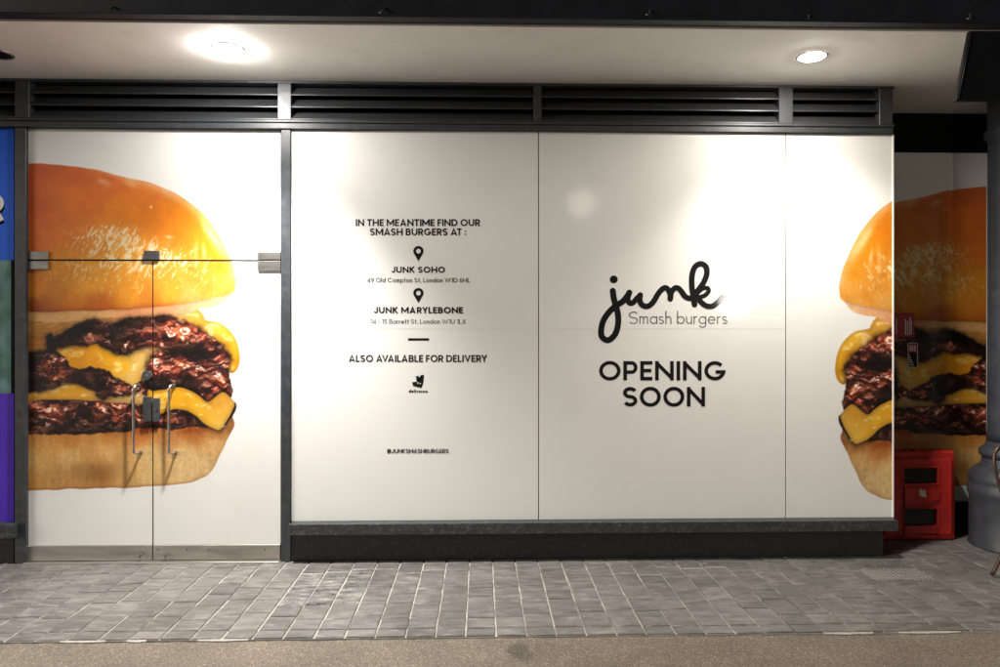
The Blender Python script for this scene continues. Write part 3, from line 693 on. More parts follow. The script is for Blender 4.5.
def film(name, x0, x1, y0, y1, Y, mapping, parent, step=0.62):
    """flat printed film: fine grid between photo columns x0..x1 and rows y0..y1 on the plane Y; colours in attribute 'print'"""
    nx = max(2, int((x1-x0)/step)); ny = max(2, int((y1-y0)/step))
    A = at(x0, (y0+y1)/2, Y); B = at(x1, (y0+y1)/2, Y); zt = at((x0+x1)/2, y0, Y).z; zb_ = at((x0+x1)/2, y1, Y).z
    X, Z = np.meshgrid(np.linspace(A.x, B.x, nx+1), np.linspace(zt, zb_, ny+1))
    px, py = project(X, Y, Z)
    u, v = mapping(px, py)
    col, cov = paint(u, v)
    need = cov > 0.003
    n2 = need.copy()
    for _ in range(6):
        m_ = n2.copy(); m_[1:] |= n2[:-1]; m_[:-1] |= n2[1:]; m_[:, 1:] |= n2[:, :-1]; m_[:, :-1] |= n2[:, 1:]; n2 = m_
    cell = n2[:-1, :-1] & n2[1:, :-1] & n2[:-1, 1:] & n2[1:, 1:]
    idx = np.arange((nx+1)*(ny+1)).reshape(ny+1, nx+1)
    q = np.stack([idx[1:, :-1][cell], idx[1:, 1:][cell], idx[:-1, 1:][cell], idx[:-1, :-1][cell]], 1)
    used = np.unique(q); remap = -np.ones(idx.size, int); remap[used] = np.arange(len(used)); q = remap[q]
    co = np.stack([X.ravel(), np.full(X.size, Y), Z.ravel()], 1)[used]
    me = bpy.data.meshes.new(name)
    me.vertices.add(len(co)); me.vertices.foreach_set('co', co.astype(np.float32).ravel())
    me.loops.add(q.size); me.loops.foreach_set('vertex_index', q.ravel().astype(np.int32))
    me.polygons.add(len(q)); me.polygons.foreach_set('loop_start', np.arange(0, q.size, 4, dtype=np.int32))
    me.update(calc_edges=True)
    at_ = me.attributes.new('print', 'FLOAT_COLOR', 'POINT')
    c4 = np.ones((len(used), 4), np.float32); c4[:, :3] = col.reshape(-1, 3)[used]
    at_.data.foreach_set('color', c4.ravel())
    return mesh_obj(name, me, M['print'], parent)
ident = lambda x, y: (x, y)

# ------------------------------------------------------------------ doors
YD = 0.012
GAP = 0.0028
x_l, x_m, x_r = fx(26.3, YD), fx(153, YD), fx(281, YD)
def door(name, xa, xb, label, side):
    t = empty(name, ((xa+xb)/2, YD, 0), label, 'door', 'double glass doors with the burger print')
    box('door_pane', xa, xb, YD, YD+0.012, Z_RAIL+0.001, Z_TRANSOM-0.006, M['panel'], t, 0.0008)
    rl = box('bottom_rail', xa+0.001, xb-0.001, YD-0.008, YD+0.022, 0.012, Z_RAIL, M['rail'], t, 0.003)
    return t, rl
dl, rail_l = door('glass_door', x_l+GAP, x_m-GAP/1.2, 'left glass door leaf printed with the middle of the burger', -1)
dr, rail_r = door('glass_door', x_m+GAP/1.2, x_r-GAP, 'right glass door leaf printed with the right edge of the burger', 1)
film('vinyl_print', 26.6, 152.9, 260.3, 492, YD-0.0004, ident, dl)
film('vinyl_print', 153.1, 241, 260.3, 492, YD-0.0004, ident, dr)
box('meeting_seal', x_m-0.0032, x_m+0.0032, YD-0.0012, YD+0.013, 0.012, Z_TRANSOM-0.006, M['black'], dl, 0)
tr = empty('transom_panel', ((x_l+x_r)/2, YD, Z_TRANSOM), 'white panel above the doors printed with the golden burger bun top', 'panel')
box('pane', x_l+GAP, x_r-GAP, YD, YD+0.012, Z_TRANSOM+0.004, Z_HEAD-0.002, M['panel'], tr, 0.0008)
film('vinyl_print', 26.6, 236, 161, 259.7, YD-0.0004, ident, tr)
box('glass_edge', x_l+GAP, x_r-GAP, YD-0.0014, YD+0.013, Z_TRANSOM-0.0062, Z_TRANSOM+0.0048, M['black'], tr, 0)
def fitting(xa, xb, ya, yb_, t, name='patch_fitting', m='fitting', y0=-0.012):
    return box(name, fx(xa, YD), fx(xb, YD), YD+y0, YD-0.0016, fz(yb_, (xa+xb)/2, YD), fz(ya, (xa+xb)/2, YD), M[m], t, 0.002)
fitting(26, 49, 251.5, 259.6, tr); fitting(26.3, 49, 261, 269.5, dl)
fitting(258, 281, 252, 259.6, tr); fitting(258, 281, 261, 271, dr)
fitting(145, 160, 251, 259.8, tr, 'door_stop', 'darkmetal', -0.02)
# worn threshold strip
th = box('threshold', x_l, x_r, YD-0.05, YD+0.05, -0.03, 0.009, M['rail'], None, 0.003)
tag(th, 'thin worn metal threshold strip under the double doors', 'threshold')
# handles: D pulls with bent ends, standing off the glass
def handle(px, t):
    pts = []
    a = at(px, 387, YD); b_ = at(px, 452.5, YD)
    yo = -0.058
    path = [(a.x+0.012, YD-0.002, a.z+0.012), (a.x+0.008, YD-0.03, a.z+0.012), (a.x+0.004, YD+yo+0.014, a.z+0.010), (a.x, YD+yo, a.z-0.012),
            (a.x, YD+yo, a.z-0.06), (b_.x, YD+yo, b_.z+0.06), (b_.x, YD+yo, b_.z+0.016), (b_.x+0.006, YD+yo+0.014, b_.z), (b_.x+0.014, YD-0.03, b_.z-0.001), (b_.x+0.02, YD-0.002, b_.z-0.001)]
    h = tube('pull_handle', catmull(path, False, 4), 0.0085, M['steel'], t, 14)
    for q in (path[0], path[-1]):
        bm = bmesh.new(); add_tube(bm, [(q[0], YD-0.0035, q[2]), (q[0], YD-0.0085, q[2])], 0.015, 16); bm_obj('rose', bm, M['steel'], h, False)
handle(137.5, dl); handle(172.5, dr)
lk = fitting(144.5, 152.3, 396.5, 421, dl, 'lock_case', 'darkmetal', -0.026)
lk2 = fitting(153.8, 160.5, 398, 421.5, dr, 'lock_case', 'darkmetal', -0.022)
c = at(157.4, 410, YD-0.024); bm = bmesh.new(); add_tube(bm, [c+Vector((0,0.004,0)), c], 0.011, 14); bm_obj('key_cylinder', bm, M['steel'], lk2)
box('key_slot', c.x-0.003, c.x+0.003, c.y-0.0016, c.y-0.0004, c.z-0.007, c.z+0.007, M['black'], lk2, 0)
c = at(147, 375.5, YD-0.002); bm = bmesh.new(); add_tube(bm, [c, c+Vector((0,-0.012,0))], [0.035, 0.032], 24); bm_obj('round_escutcheon', bm, M['darkmetal'], dl)
c = at(147, 375.5, YD-0.016); bm = bmesh.new(); add_tube(bm, [c+Vector((0,0.003,0)), c], 0.013, 16); bm_obj('escutcheon_centre', bm, M['fitting'], dl)
for px in (140,): 
    c = at(px, 556.5, YD-0.02); tube('floor_bolt', [c+Vector((-0.006,0,0.022)), c+Vector((0.012,-0.008,0.014)), c+Vector((0,-0.006,-0.004))], 0.006, M['darkmetal'], dl, 8)
for px in (165,):
    c = at(px, 557, YD-0.02); tube('floor_bolt', [c+Vector((-0.008,0,0.016)), c+Vector((0.01,-0.008,0.018)), c+Vector((0.004,-0.006,-0.004))], 0.006, M['darkmetal'], dr, 8)
for px in (158, 187, 209, 265):
    c = at(px, 549.5, YD-0.0085); bm = bmesh.new(); add_tube(bm, [c, c+Vector((0,-0.003,0))], 0.0055, 10); bm_obj('screw', bm, M['darkmetal'], rail_r)

# ------------------------------------------------------------------ white panels
def panel(xa, xb, label):
    a, b_ = fx(xa), fx(xb)
    t = empty('hoarding_panel', ((a+b_)/2, 0, Z_SILL), label, 'panel', 'white shop front panels')
    zs = fz(318, (xa+xb)/2); ov = fz(329.5, (xa+xb)/2)
    box('board', a, b_, 0.0, 0.02, Z_SILL+0.001, Z_HEAD-0.0015, M['panel'], t, 0.0012)
    return t
pA = panel(291, 538.2, 'wide white panel with burger shop addresses and map pins')
pB = panel(539.2, 785.3, 'wide white panel with the junk script logo and opening soon')
pC = panel(786.3, 892.8, 'narrow white corner panel printed with the left edge of a burger')
# lapped joint of the vinyl sheets: a second film over the middle of each panel
for t, xa, xb in ((pA, 291, 538.2), (pB, 539.2, 785.3)):
    bm = bmesh.new(); a, b_ = fx(xa)+0.002, fx(xb)-0.002; z0, z1 = fz(329, (xa+xb)/2), fz(318, (xa+xb)/2)
    add_box(bm, a, b_, -0.0007, -0.0001, z0, z1, 0.0003); bm_obj('vinyl_overlap', bm, M['panel'], t)
map_r = lambda x, y: (237 - (x-838), (y-204)*(285-201)/(292-204) + 201)
film('vinyl_print', 832, 892.6, 195, 500, -0.0004, map_r, pC)
# recess panel with the rest of that burger
a, b_ = fx(880, Y_REC), fx(986.5, Y_REC)
pD = empty('recess_panel', ((a+b_)/2, Y_REC, zr_b), 'shaded recessed panel printed with the right hand burger behind the red cabinet', 'panel')
box('board', X_CORNER-0.02, b_, Y_REC-0.012, Y_REC+0.006, zr_b-0.0035, zr_t+0.0035, M['panel'], pD, 0.001)
map_rb = lambda x, y: (150 - (x-893)*1.05, 165 + (y-187)*1.085)
film('vinyl_print', 889, 986.3, 183, 490, Y_REC-0.0124, map_rb, pD)
box('side_frame', b_+0.001, b_+0.12, Y_REC-0.03, Y_REC+0.02, 0.0, Z_SOFFIT-0.003, M['dark'], rw, 0.003)

# stickers on the recessed panel
YS = Y_REC - 0.0165
def flat(name, x0, x1, y0, y1, Y, m, parent):
    A = at(x0, y1, Y); B = at(x1, y0, Y); return box(name, A.x, B.x, Y, Y+0.0012, A.z, B.z, m, parent, 0)
s1 = flat('red_sticker', 886, 914.5, 313, 337, YS, M['redsticker'], None); tag(s1, 'dark red square sticker on the shaded recess panel', 'sticker', 'stickers on the recess panel')
for k, (xa, xb, ya, yb_) in enumerate(((886.5,914.2,313.3,314),(886.5,914.2,336,336.7),(913.7,914.3,313.3,336.7),(905,906,319,335),(907.2,908.2,321,335),(909.4,910.4,317,335),(896,896.8,318,334),(911.4,911.9,320,334))):
    flat('printed_line', xa, xb, ya, yb_, YS-0.0016, M['white'] if k > 2 else M['redsticker'], s1)
s2 = flat('notice_sticker', 907.8, 917.8, 343, 367.5, YS, M['window_dark'], None); tag(s2, 'narrow notice sticker with red top below the red square sticker', 'sticker', 'stickers on the recess panel')
flat('printed_block', 908.6, 917, 344, 352.5, YS-0.0016, M['redsticker'], s2)
for k in range(5): flat('printed_line', 909.2, 910+ (k*37 % 6), 355+k*2.3, 356+k*2.3, YS-0.0016, M['white'], s2)
for q in ((910,911.2,345.5,351),(912.2,913.2,345.5,351),(914.2,915.6,345.5,348),(914.2,915.6,349,351)): flat('printed_glyph', *q, YS-0.003, M['white'], s2)
for q in ((907.8,917.8,343,343.6),(907.8,908.4,343,367.5),(917.2,917.8,343,367.5),(907.8,917.8,366.9,367.5)): flat('printed_border', *q, YS-0.0017, M['white'], s2)

# ------------------------------------------------------------------ lettering (stroke alphabet)
def arc(cx, cy, rx, ry, a0, a1, n=20):
    return [(cx + rx*math.cos(math.radians(a0+(a1-a0)*i/n)), cy + ry*math.sin(math.radians(a0+(a1-a0)*i/n))) for i in range(n+1)]
def glyph(ch, w, xh=0.72):
    h = w/2; t = 1-h; S = None
    def bowl(x0, xc, y0, y1, W): # D-shaped bowl from stem
        ry = (y1-y0)/2; return [(x0, y1), (xc, y1)] + arc(xc, (y0+y1)/2, W-h-xc, ry, 90, -90)[1:-1] + [(xc, y0), (x0, y0)]
    if ch == ' ': return 0.20, []
    if ch == 'A': W = 0.98; return W, [[(h*1.1,0),(W/2,t+0.02),(W-h*1.1,0)], [(0.24,0.26),(W-0.24,0.26)]]
    if ch == 'B': W = 0.74; return W, [[(h,0),(h,1)], bowl(h, 0.40, 0.52, t, W-0.05), bowl(h, 0.42, h, 0.52, W)]
    if ch == 'C': W = 1.0; return W, [arc(0.52,0.5,0.52-h,0.5-h,42,318)]
    if ch == 'D': W = 0.90; return W, [[(h,0),(h,1)], bowl(h, 0.40, h, t, W)]
    if ch == 'E': W = 0.60; return W, [[(h,0),(h,1)], [(h,t),(W,t)], [(h,0.51),(W-0.05,0.51)], [(h,h),(W,h)]]
    if ch == 'F': W = 0.58; return W, [[(h,0),(h,1)], [(h,t),(W,t)], [(h,0.49),(W-0.05,0.49)]]
    if ch == 'G': W = 1.04; return W, [arc(0.52,0.5,0.52-h,0.5-h,42,360)[:-1] + [(1.04-h,0.44)], [(0.56,0.44),(1.04,0.44)]]
    if ch == 'H': W = 0.90; return W, [[(h,0),(h,1)], [(W-h,0),(W-h,1)], [(h,0.5),(W-h,0.5)]]
    if ch == 'I': return w, [[(h,0),(h,1)]]
    if ch == 'J': W = 0.62; return W, [[(W-h,1),(W-h,0.31)] + arc(W/2,0.31,W/2-h,0.31-h,0,-180)[1:]]
    if ch == 'K': W = 0.82; return W, [[(h,0),(h,1)], [(W-h*1.1,1),(h,0.44)], [(0.30,0.56),(W-h,0)]]
    if ch == 'L': W = 0.56; return W, [[(h,0),(h,1)], [(h,h),(W,h)]]
    if ch == 'M': W = 1.12; return W, [[(h,0),(h,1)], [(h,t),(W/2,0.28),(W-h,t)], [(W-h,0),(W-h,1)]]
    if ch == 'N': W = 0.92; return W, [[(h,0),(h,1)], [(h,t-0.02),(W-h,h+0.02)], [(W-h,0),(W-h,1)]]
    if ch == 'O': W = 1.06; return W, [arc(W/2,0.5,W/2-h,0.51-h,0,360,36)]
    if ch == 'P': W = 0.70; return W, [[(h,0),(h,1)], bowl(h, 0.40, 0.43, t, W)]
    if ch == 'R': W = 0.74; return W, [[(h,0),(h,1)], bowl(h, 0.40, 0.45, t, W-0.02), [(0.36,0.45),(W-h,0)]]
    if ch == 'S':
        W = 0.72; ry = (1-w)/4; cx = W/2
        return W, [arc(cx,1-h-ry,cx-h,ry,25,270,18) + arc(cx,h+ry,cx-h,ry,90,-155,18)[1:]]
    if ch == 'T': W = 0.70; return W, [[(W/2,0),(W/2,1)], [(0,t),(W,t)]]
    if ch == 'U': W = 0.86; return W, [[(h,1),(h,0.42)] + arc(W/2,0.42,W/2-h,0.42-h,180,360)[1:] + [(W-h,1)]]
    if ch == 'V': W = 0.94; return W, [[(h,1),(W/2,h*1.2),(W-h,1)]]
    if ch == 'W': W = 1.36; return W, [[(h,1),(0.38,h),(W/2,0.86),(W-0.38,h),(W-h,1)]]
    if ch == 'X': W = 0.86; return W, [[(h,1),(W-h,0)], [(W-h,1),(h,0)]]
    if ch == 'Y': W = 0.86; return W, [[(h,1),(W/2,0.44),(W-h,1)], [(W/2,0.48),(W/2,0)]]
    if ch == '@': return 1.05, [arc(0.52,0.44,0.50-h/2,0.50,-50,290,30), arc(0.50,0.44,0.2,0.22,0,360,18), [(0.72,0.66),(0.72,0.34),(0.80,0.24),(0.92,0.30)]]
    if ch == ':': return 0.2, [[(0.1,0.06),(0.1,0.24)], [(0.1,0.5),(0.1,0.68)]]
    if ch == ',': return 0.18, [[(0.12,0.12),(0.05,-0.12)]]
    if ch == '-': return 0.40, [[(0.04,0.38),(0.36,0.38)]]
    if ch == '1': return 0.34, [[(0.28,0),(0.28,1)], [(0.02,0.86),(0.28,1-h)]]
    if ch == '4': return 0.70, [[(0.52,0),(0.52,1),(h,0.26),(0.70,0.26)]]
    if ch == '5': W = 0.64; return W, [[(W-0.06,t),(0.14,t),(0.1,0.56)] + arc(0.31,0.33,0.30-h,0.33-h,110,-150,18)]
    if ch == '6': W = 0.66; return W, [arc(W/2,0.32,W/2-h,0.32-h,0,360,24), [(0.44,1),(0.08,0.42)]]
    if ch == '9': W = 0.66; return W, [arc(W/2,0.68,W/2-h,0.32-h,0,360,24), [(W-0.44,0),(W-0.08,0.58)]]
    r = xh/2
    if ch == 'o': return xh, [arc(r,r,r-h,r-h,0,360,24)]
    if ch == 'a': return xh*0.98, [arc(r,r,r-h,r-h,0,360,24), [(xh*0.98-h,0),(xh*0.98-h,xh)]]
    if ch == 'd': return xh*0.98, [arc(r,r,r-h,r-h,0,360,24), [(xh*0.98-h,0),(xh*0.98-h,1.04)]]
    if ch in 'bp': return xh*0.98, [arc(r,r,r-h,r-h,0,360,24), [(h,0),(h,1.04)] if ch == 'b' else [(h,-0.3),(h,xh)]]
    if ch == 'g': return xh*0.98, [arc(r,r,r-h,r-h,0,360,24), [(xh*0.98-h,xh),(xh*0.98-h,0.0)] + arc(r,-0.02,r-h,0.24,0,-155,14)]
    if ch == 'e': return xh, [[(h,r),(xh-h,r)] + arc(r,r,r-h,r-h,0,320,22)]
    if ch == 's':
        W = xh*0.66; ry = (xh-w)/4; cx = W/2
        return W, [arc(cx,xh-h-ry,cx-h,ry,30,270,14) + arc(cx,h+ry,cx-h,ry,90,-150,14)[1:]]
    if ch == 'h': W = xh*0.78; return W, [[(h,0),(h,1.04)], [(h,xh-W/2)] + arc(W/2,xh-W/2,W/2-h,W/2-h,180,0,14) + [(W-h,0)]]
    if ch == 'n': W = xh*0.78; return W, [[(h,0),(h,xh)], [(h,xh-W/2)] + arc(W/2,xh-W/2,W/2-h,W/2-h,180,0,14) + [(W-h,0)]]
    if ch == 'm':
        q = xh*0.60; s = []
        for k in range(2): s.append([(h+k*(q-w*0.5), xh-q/2)] + arc(h+k*(q-w*0.5)+q/2-h, xh-q/2, q/2-h, q/2-h, 180, 0, 12) + [(h+k*(q-w*0.5)+q-w, 0)])
        return 2*q - w*0.3, [[(h,0),(h,xh)]] + s
    if ch == 'u': W = xh*0.78; return W, [[(h,xh),(h,W/2)] + arc(W/2,W/2,W/2-h,W/2-h,180,360,14) + [(W-h,xh)], [(W-h,xh),(W-h,0)]]
    if ch == 'r': return xh*0.48, [[(h,0),(h,xh)], [(h,xh*0.6)] + arc(xh*0.42,xh*0.6,xh*0.42-h,xh*0.4-h,180,80,10)]
    if ch == 't': return 0.38, [[(0.19,0),(0.19,0.98)], [(0,xh-h),(0.38,xh-h)]]
    if ch == 'l': return w, [[(h,0),(h,1.04)]]
    if ch == 'i': return w, [[(h,0),(h,xh)], [(h,0.88),(h,1.04)]]
    if ch == 'v': W = xh*0.86; return W, [[(h,xh),(W/2,h),(W-h,xh)]]
    raise KeyError(ch)
def ribbon(V, F, pts, w, level, rnd=False):
    P = [np.array(p, float) for p in pts]
    Q = [P[0]]
    for p in P[1:]:
        if np.hypot(*(p-Q[-1])) > 1e-6: Q.append(p)
    P = Q; n = len(P); closed = np.hypot(*(P[0]-P[-1])) < 1e-6
    b = len(V)
    W = w if hasattr(w, '__len__') else [w]*n
    for i in range(n):
        pa = P[i-1] if i > 0 else (P[-2] if closed else None); pb = P[i+1] if i < n-1 else (P[1] if closed else None)
        t1 = (P[i]-pa)/np.hypot(*(P[i]-pa)) if pa is not None else None; t2 = (pb-P[i])/np.hypot(*(pb-P[i])) if pb is not None else None
        if t1 is None: t1 = t2
        if t2 is None: t2 = t1
        n1 = np.array([-t1[1], t1[0]]); n2 = np.array([-t2[1], t2[0]]); mm = n1+n2; ln = np.hypot(*mm)
        mm = mm/ln if ln > 1e-3 else n1
        k = min(1/max(mm @ n1, 0.45), 2.0)
        lv = level + 0.8*i/n
        V.append((*(P[i] + mm*W[i]/2*k), lv)); V.append((*(P[i] - mm*W[i]/2*k), lv))
    for i in range(n-1): F.append((b+2*i+1, b+2*i+3, b+2*i+2, b+2*i))
    if rnd:
        for e in (0, n-1):
            c0 = len(V); V.append((*P[e], level+1))
            for k in range(18): V.append((P[e][0]+W[e]/2*math.cos(2*math.pi*k/18), P[e][1]+W[e]/2*math.sin(2*math.pi*k/18), level+1))
            for k in range(18): F.append((c0, c0+1+k, c0+1+(k+1) % 18))
def decal(name, V, F, m, parent, Y=-0.0012):
    """V in photo coordinates (x, y, level) laid on the panel face"""
    me = bpy.data.meshes.new(name)
    pts = []
    for x, y, lv in V:
        q = at(x, y, 0.0); pts.append((q.x, Y - 0.00004*(lv % 48), q.z))
    G = []
    for f in F:
        a, b_, c_ = (Vector(pts[f[k]]) for k in (0, 1, 2)); G.append(f if (b_-a).cross(c_-a).y < 0 else tuple(f)[::-1])
    me.from_pydata(pts, [], G); me.update()
    return mesh_obj(name, me, m, parent)
def text(s, x0, x1, ytop, ybase, weight, m, parent, track=0.13, xh=0.70):
    """one part for each word of a printed line that spans x0..x1"""
    pen = 0; words = []; cur = None; ink1 = 0
    prev = ''
    for ch in s:
        wd, ss_ = glyph(ch, weight, xh)
        pen -= {'AV': 0.2, 'VA': 0.2, 'AT': 0.16, 'LA': 0.02, 'RY': 0.08, 'LY': 0.12, 'YL': 0.06, 'AS': 0.05, 'MA': 0.04, 'RA': 0.04}.get(prev + ch, 0)
        if ch == ' ': cur = None
        else:
            if cur is None: cur = ['', []]; words.append(cur)
            cur[0] += ch; cur[1] += [[(pen+a, b_) for a, b_ in st] for st in ss_]; ink1 = pen + wd
        pen += wd + track; prev = ch
    sx = (x1-x0)/ink1; sy = ybase-ytop
    for wtxt, strokes in words:
        tmp, F = [], []
        for k, st in enumerate(strokes): ribbon(tmp, F, [(x0 + a*sx, ybase - b_*sy) for a, b_ in st], weight*sy, k)
        o = decal('lettering', tmp, F, m, parent)
        o['label'] = 'lettering reading ' + wtxt
K_, G_ = M['ink'], M['greyink']
text('IN THE MEANTIME FIND OUR', 355.8, 480, 219.2, 226.1, 0.20, K_, pA)
text('SMASH BURGERS AT :', 370, 466, 228.4, 235.4, 0.20, K_, pA)
text('JUNK SOHO', 391.3, 445, 266.7, 272.8, 0.225, K_, pA)
text('49 Old Compton St, London W1D 6HL', 367.3, 470, 277.9, 282.4, 0.15, G_, pA)
text('JUNK MARYLEBONE', 373.8, 462.8, 307, 313.3, 0.225, K_, pA)
text('14 - 15 Barrett St, London W1U 1LX', 370.8, 466, 319.3, 323.9, 0.15, G_, pA)
text('ALSO AVAILABLE FOR DELIVERY', 348.7, 487, 355, 362, 0.185, K_, pA)
text('deliveroo', 408.8, 427.6, 389.6, 392.7, 0.22, K_, pA)
text('@JUNKSMASHBURGERS', 387.2, 448.5, 448.9, 453.2, 0.17, K_, pA, 0.15)
text('Smash burgers', 629, 727.2, 311.5, 324, 0.078, G_, pB, 0.13, 0.62)
text('OPENING', 599, 725.4, 361.1, 380.4, 0.185, K_, pB, 0.13)
text('SOON', 623, 705, 386.9, 406.6, 0.185, K_, pB, 0.13)
def pin(cx, ytop, ybot, hw):
    V, F = [], []; cyy = ytop + hw; n = 40; o_, i_ = [], []
    for k in range(n+1):
        a = math.radians(-205 + 230*(k/n)) if False else math.radians(-210 + 240*k/n + 0)
        o_.append((cx + hw*math.cos(a), cyy + hw*math.sin(a)))
    # outline: arc over the top, then down to the tip; ring hole
    out = [(cx + hw*math.cos(t), cyy - hw*math.sin(t)) for t in np.linspace(math.radians(-25), math.radians(205), 36)]
    tip = (cx, ybot)
    left = [(out[-1][0]*(1-t) + tip[0]*t + 0.0, out[-1][1]*(1-t)+tip[1]*t) for t in (0.25, 0.5, 0.75)]
    right = [(tip[0]*(1-t) + out[0][0]*t, tip[1]*(1-t)+out[0][1]*t) for t in (0.25, 0.5, 0.75)]
    ring = out + left + [tip] + right; hr = hw*0.46; m_ = len(ring)
    for (x, y) in ring: V.append((x, y, 0))
    for (x, y) in ring:
        an = math.atan2(y-cyy, x-cx); V.append((cx+hr*math.cos(an), cyy+hr*math.sin(an), 0))
    for k in range(m_):
        j = (k+1) % m_; F.append((k, j, m_+j, m_+k))
    decal('map_pin', V, F, K_, pA)
pin(418.4, 246, 261.3, 5.1); pin(418.4, 288, 303, 5.1)
decal('divider_bar', [(408,338.2,0),(429,338.2,0),(429,340.6,0),(408,340.6,0)], [(0,3,2,1)], K_, pA)
# delivery mark: head with two ears, two small eyes
def zz(p): return (400 + p[0]/19.05, 365 + p[1]/19.05, 0)
km = [zz(p) for p in ((228,330),(318,315),(300,215),(355,208),(375,285),(395,280),(402,190),(458,190),(440,350),(408,438),(255,405))]
bm = bmesh.new(); vs = [bm.verts.new((at(p[0],p[1]).x, -0.0012, at(p[0],p[1]).z)) for p in km]
f = bm.faces.new(vs); bmesh.ops.triangulate(bm, faces=[f]); bm_obj('delivery_logo', bm, K_, pA)
for e in (((325,330),(348,326),(352,352),(332,358)), ((372,345),(394,340),(398,358),(378,364))):
    decal('logo_eye', [zz(p) for p in e], [(0,3,2,1)], M['panel'], pA, -0.0022)
# script logo
def L4(p): return (590 + p[0]/6.667, 250 + p[1]/6.667)
WD = 5.6
paths = [
 ([(152,272),(158,320),(170,365),(186,430),(186,500),(165,565),(118,602),(76,570),(82,490),(118,425),(165,378),(215,345),(245,312),(262,284)], 6.0),
 ([(262,284),(252,325),(262,352),(285,352),(310,325),(335,300)], 5.4),
 ([(335,300),(332,340),(352,370),(388,374),(422,345),(452,295),(478,264),(502,252),(522,266),(536,300),(535,326)], 5.6),
 ([(535,326),(542,285),(562,256),(585,254),(608,275),(632,308),(662,322),(690,318)], 5.6),
 ([(697,364),(688,310),(679,240),(680,170),(700,112),(738,92),(772,112),(778,160),(758,215),(725,262),(700,290)], 5.6),
 ([(698,312),(722,280),(752,256),(782,254),(790,276),(762,304),(716,318)], 4.3),
 ([(716,312),(738,345),(775,372),(815,374),(850,350),(882,312)], 5.4)]
V, F = [], []
for k, (pp, wd) in enumerate(paths):
    ribbon(V, F, catmull([L4(p) for p in pp], False, 8), wd, k*3, True)
c0 = len(V); q = L4((158, 196)); V.append((*q, 0))
for k in range(24): V.append((q[0] + 4.0*math.cos(2*math.pi*k/24), q[1] + 3.9*math.sin(2*math.pi*k/24), 0))
for k in range(24): F.append((c0, c0+1+k, c0+1+(k+1) % 24))
o = decal('script_logo', V, F, K_, pB); o['label'] = 'hand drawn script logo reading junk'

# ------------------------------------------------------------------ neighbouring poster on the left
po = empty('neighbour_poster', (fx(0), 0.01, fz(524, 5)), 'blue green and purple poster of the next shop at the left edge', 'poster')
xp1 = fx(13.8, 0.01)
box('blue_area', XL, xp1, 0.01, 0.02, fz(260, 5, 0.01)+0.0005, Z_HEAD-0.002, M['blue'], po, 0)
box('photo_area', XL, fx(11, 0.01), 0.01, 0.02, fz(393.5, 5, 0.01)+0.0005, fz(260, 5, 0.01)-0.0005, M['greenphoto'], po, 0)
box('dark_edge', fx(11, 0.01)+0.0005, xp1, 0.011, 0.02, fz(393.5, 5, 0.01)+0.0005, fz(260, 5, 0.01)-0.0005, M['window_dark'], po, 0)
box('purple_area', XL, xp1, 0.01, 0.02, zls+0.001, fz(393.5, 5, 0.01)-0.0005, M['purple'], po, 0)
for nm, dx, dyp, m_, Yp in (('letter_shadow', 0.6, 3.2, M['window_dark'], 0.0092), ('letter', 0, 0, M['white'], 0.0080)):
    wd, st = glyph('R', 0.24); V, F = [], []
    for k, s_ in enumerate(st): ribbon(V, F, s_, 0.24, k)
    V = [(-17 + dx + a*29, 221 + dyp - b_*27, lv) for a, b_, lv in V]
    me = bpy.data.meshes.new(nm); me.from_pydata([(at(x, y, Yp).x, Yp - 0.00004*lv, at(x, y, Yp).z) for x, y, lv in V], [], F); mesh_obj(nm, me, m_, po)

# ------------------------------------------------------------------ recessed downlights
def downlight(px, py, label, cfg, col, aim=(0,0), lit=True, R=0.097):
    a = (px-500)/FPX; b_ = (333.5-py)/FPX; t = (Z_SOFFIT-CAM.z)/b_
    X = (SY + a*CY_)*t; Y = CAM.y + (CY_ - a*SY)*t
    o = empty('downlight', (X, Y, Z_SOFFIT), label, 'downlight', 'round downlights in the soffit')
    n = 40; bm = bmesh.new(); rings = []
    for r, z in ((R*0.80, -0.001), (R*0.82, -0.0075), (R*0.93, -0.010), (R, -0.006), (R, -0.001)):
        rings.append([bm.verts.new((X + r*math.cos(2*math.pi*k/n), Y + r*math.sin(2*math.pi*k/n), Z_SOFFIT + z)) for k in range(n)])
    for p, q in zip(rings, rings[1:]):
        for k in range(n): bm.faces.new((p[k], p[(k+1) % n], q[(k+1) % n], q[k]))
    bm_obj('trim_ring', bm, M['white'] if cfg and cfg['drop'] > 0.02 else M['fitting'], o, True)
    bm = bmesh.new()
    dp = cfg['drop'] if cfg else 0.012
    prof = [(R*0.815, -0.004), (R*0.79, -dp*0.45), (R*0.70, -dp*0.75), (R*0.5, -dp*0.93), (R*0.22, -dp)]
    rings = [[bm.verts.new((X + r*math.cos(2*math.pi*k/n), Y + r*math.sin(2*math.pi*k/n), Z_SOFFIT + z)) for k in range(n)] for r, z in prof]
    for p, q in zip(rings, rings[1:]):
        for k in range(n): bm.faces.new((p[k], p[(k+1) % n], q[(k+1) % n], q[k]))
    bm.faces.new(rings[-1])
    bm_obj('lens', bm, emitter('lamp_lens', col, cfg['lens']) if lit else M['window_dark'], o, True)
    if lit:
        ld = bpy.data.lights.new('lamp', 'SPOT'); ld.energy = cfg['spot']; ld.color = col
        ld.spot_size = math.radians(cfg['size']); ld.spot_blend = cfg['blend']; ld.shadow_soft_size = 0.085
        lo = bpy.data.objects.new('lamp', ld); C.objects.link(lo); lo.parent = o; lo.location = (0, 0, -0.11)
        lo.rotation_euler = aim
    return o
downlight(228, 48, 'brightly lit round downlight in the soffit above the burger doors', LAMPS['left'], (1.0, 0.975, 0.94), (0.0, 0.0, 0))
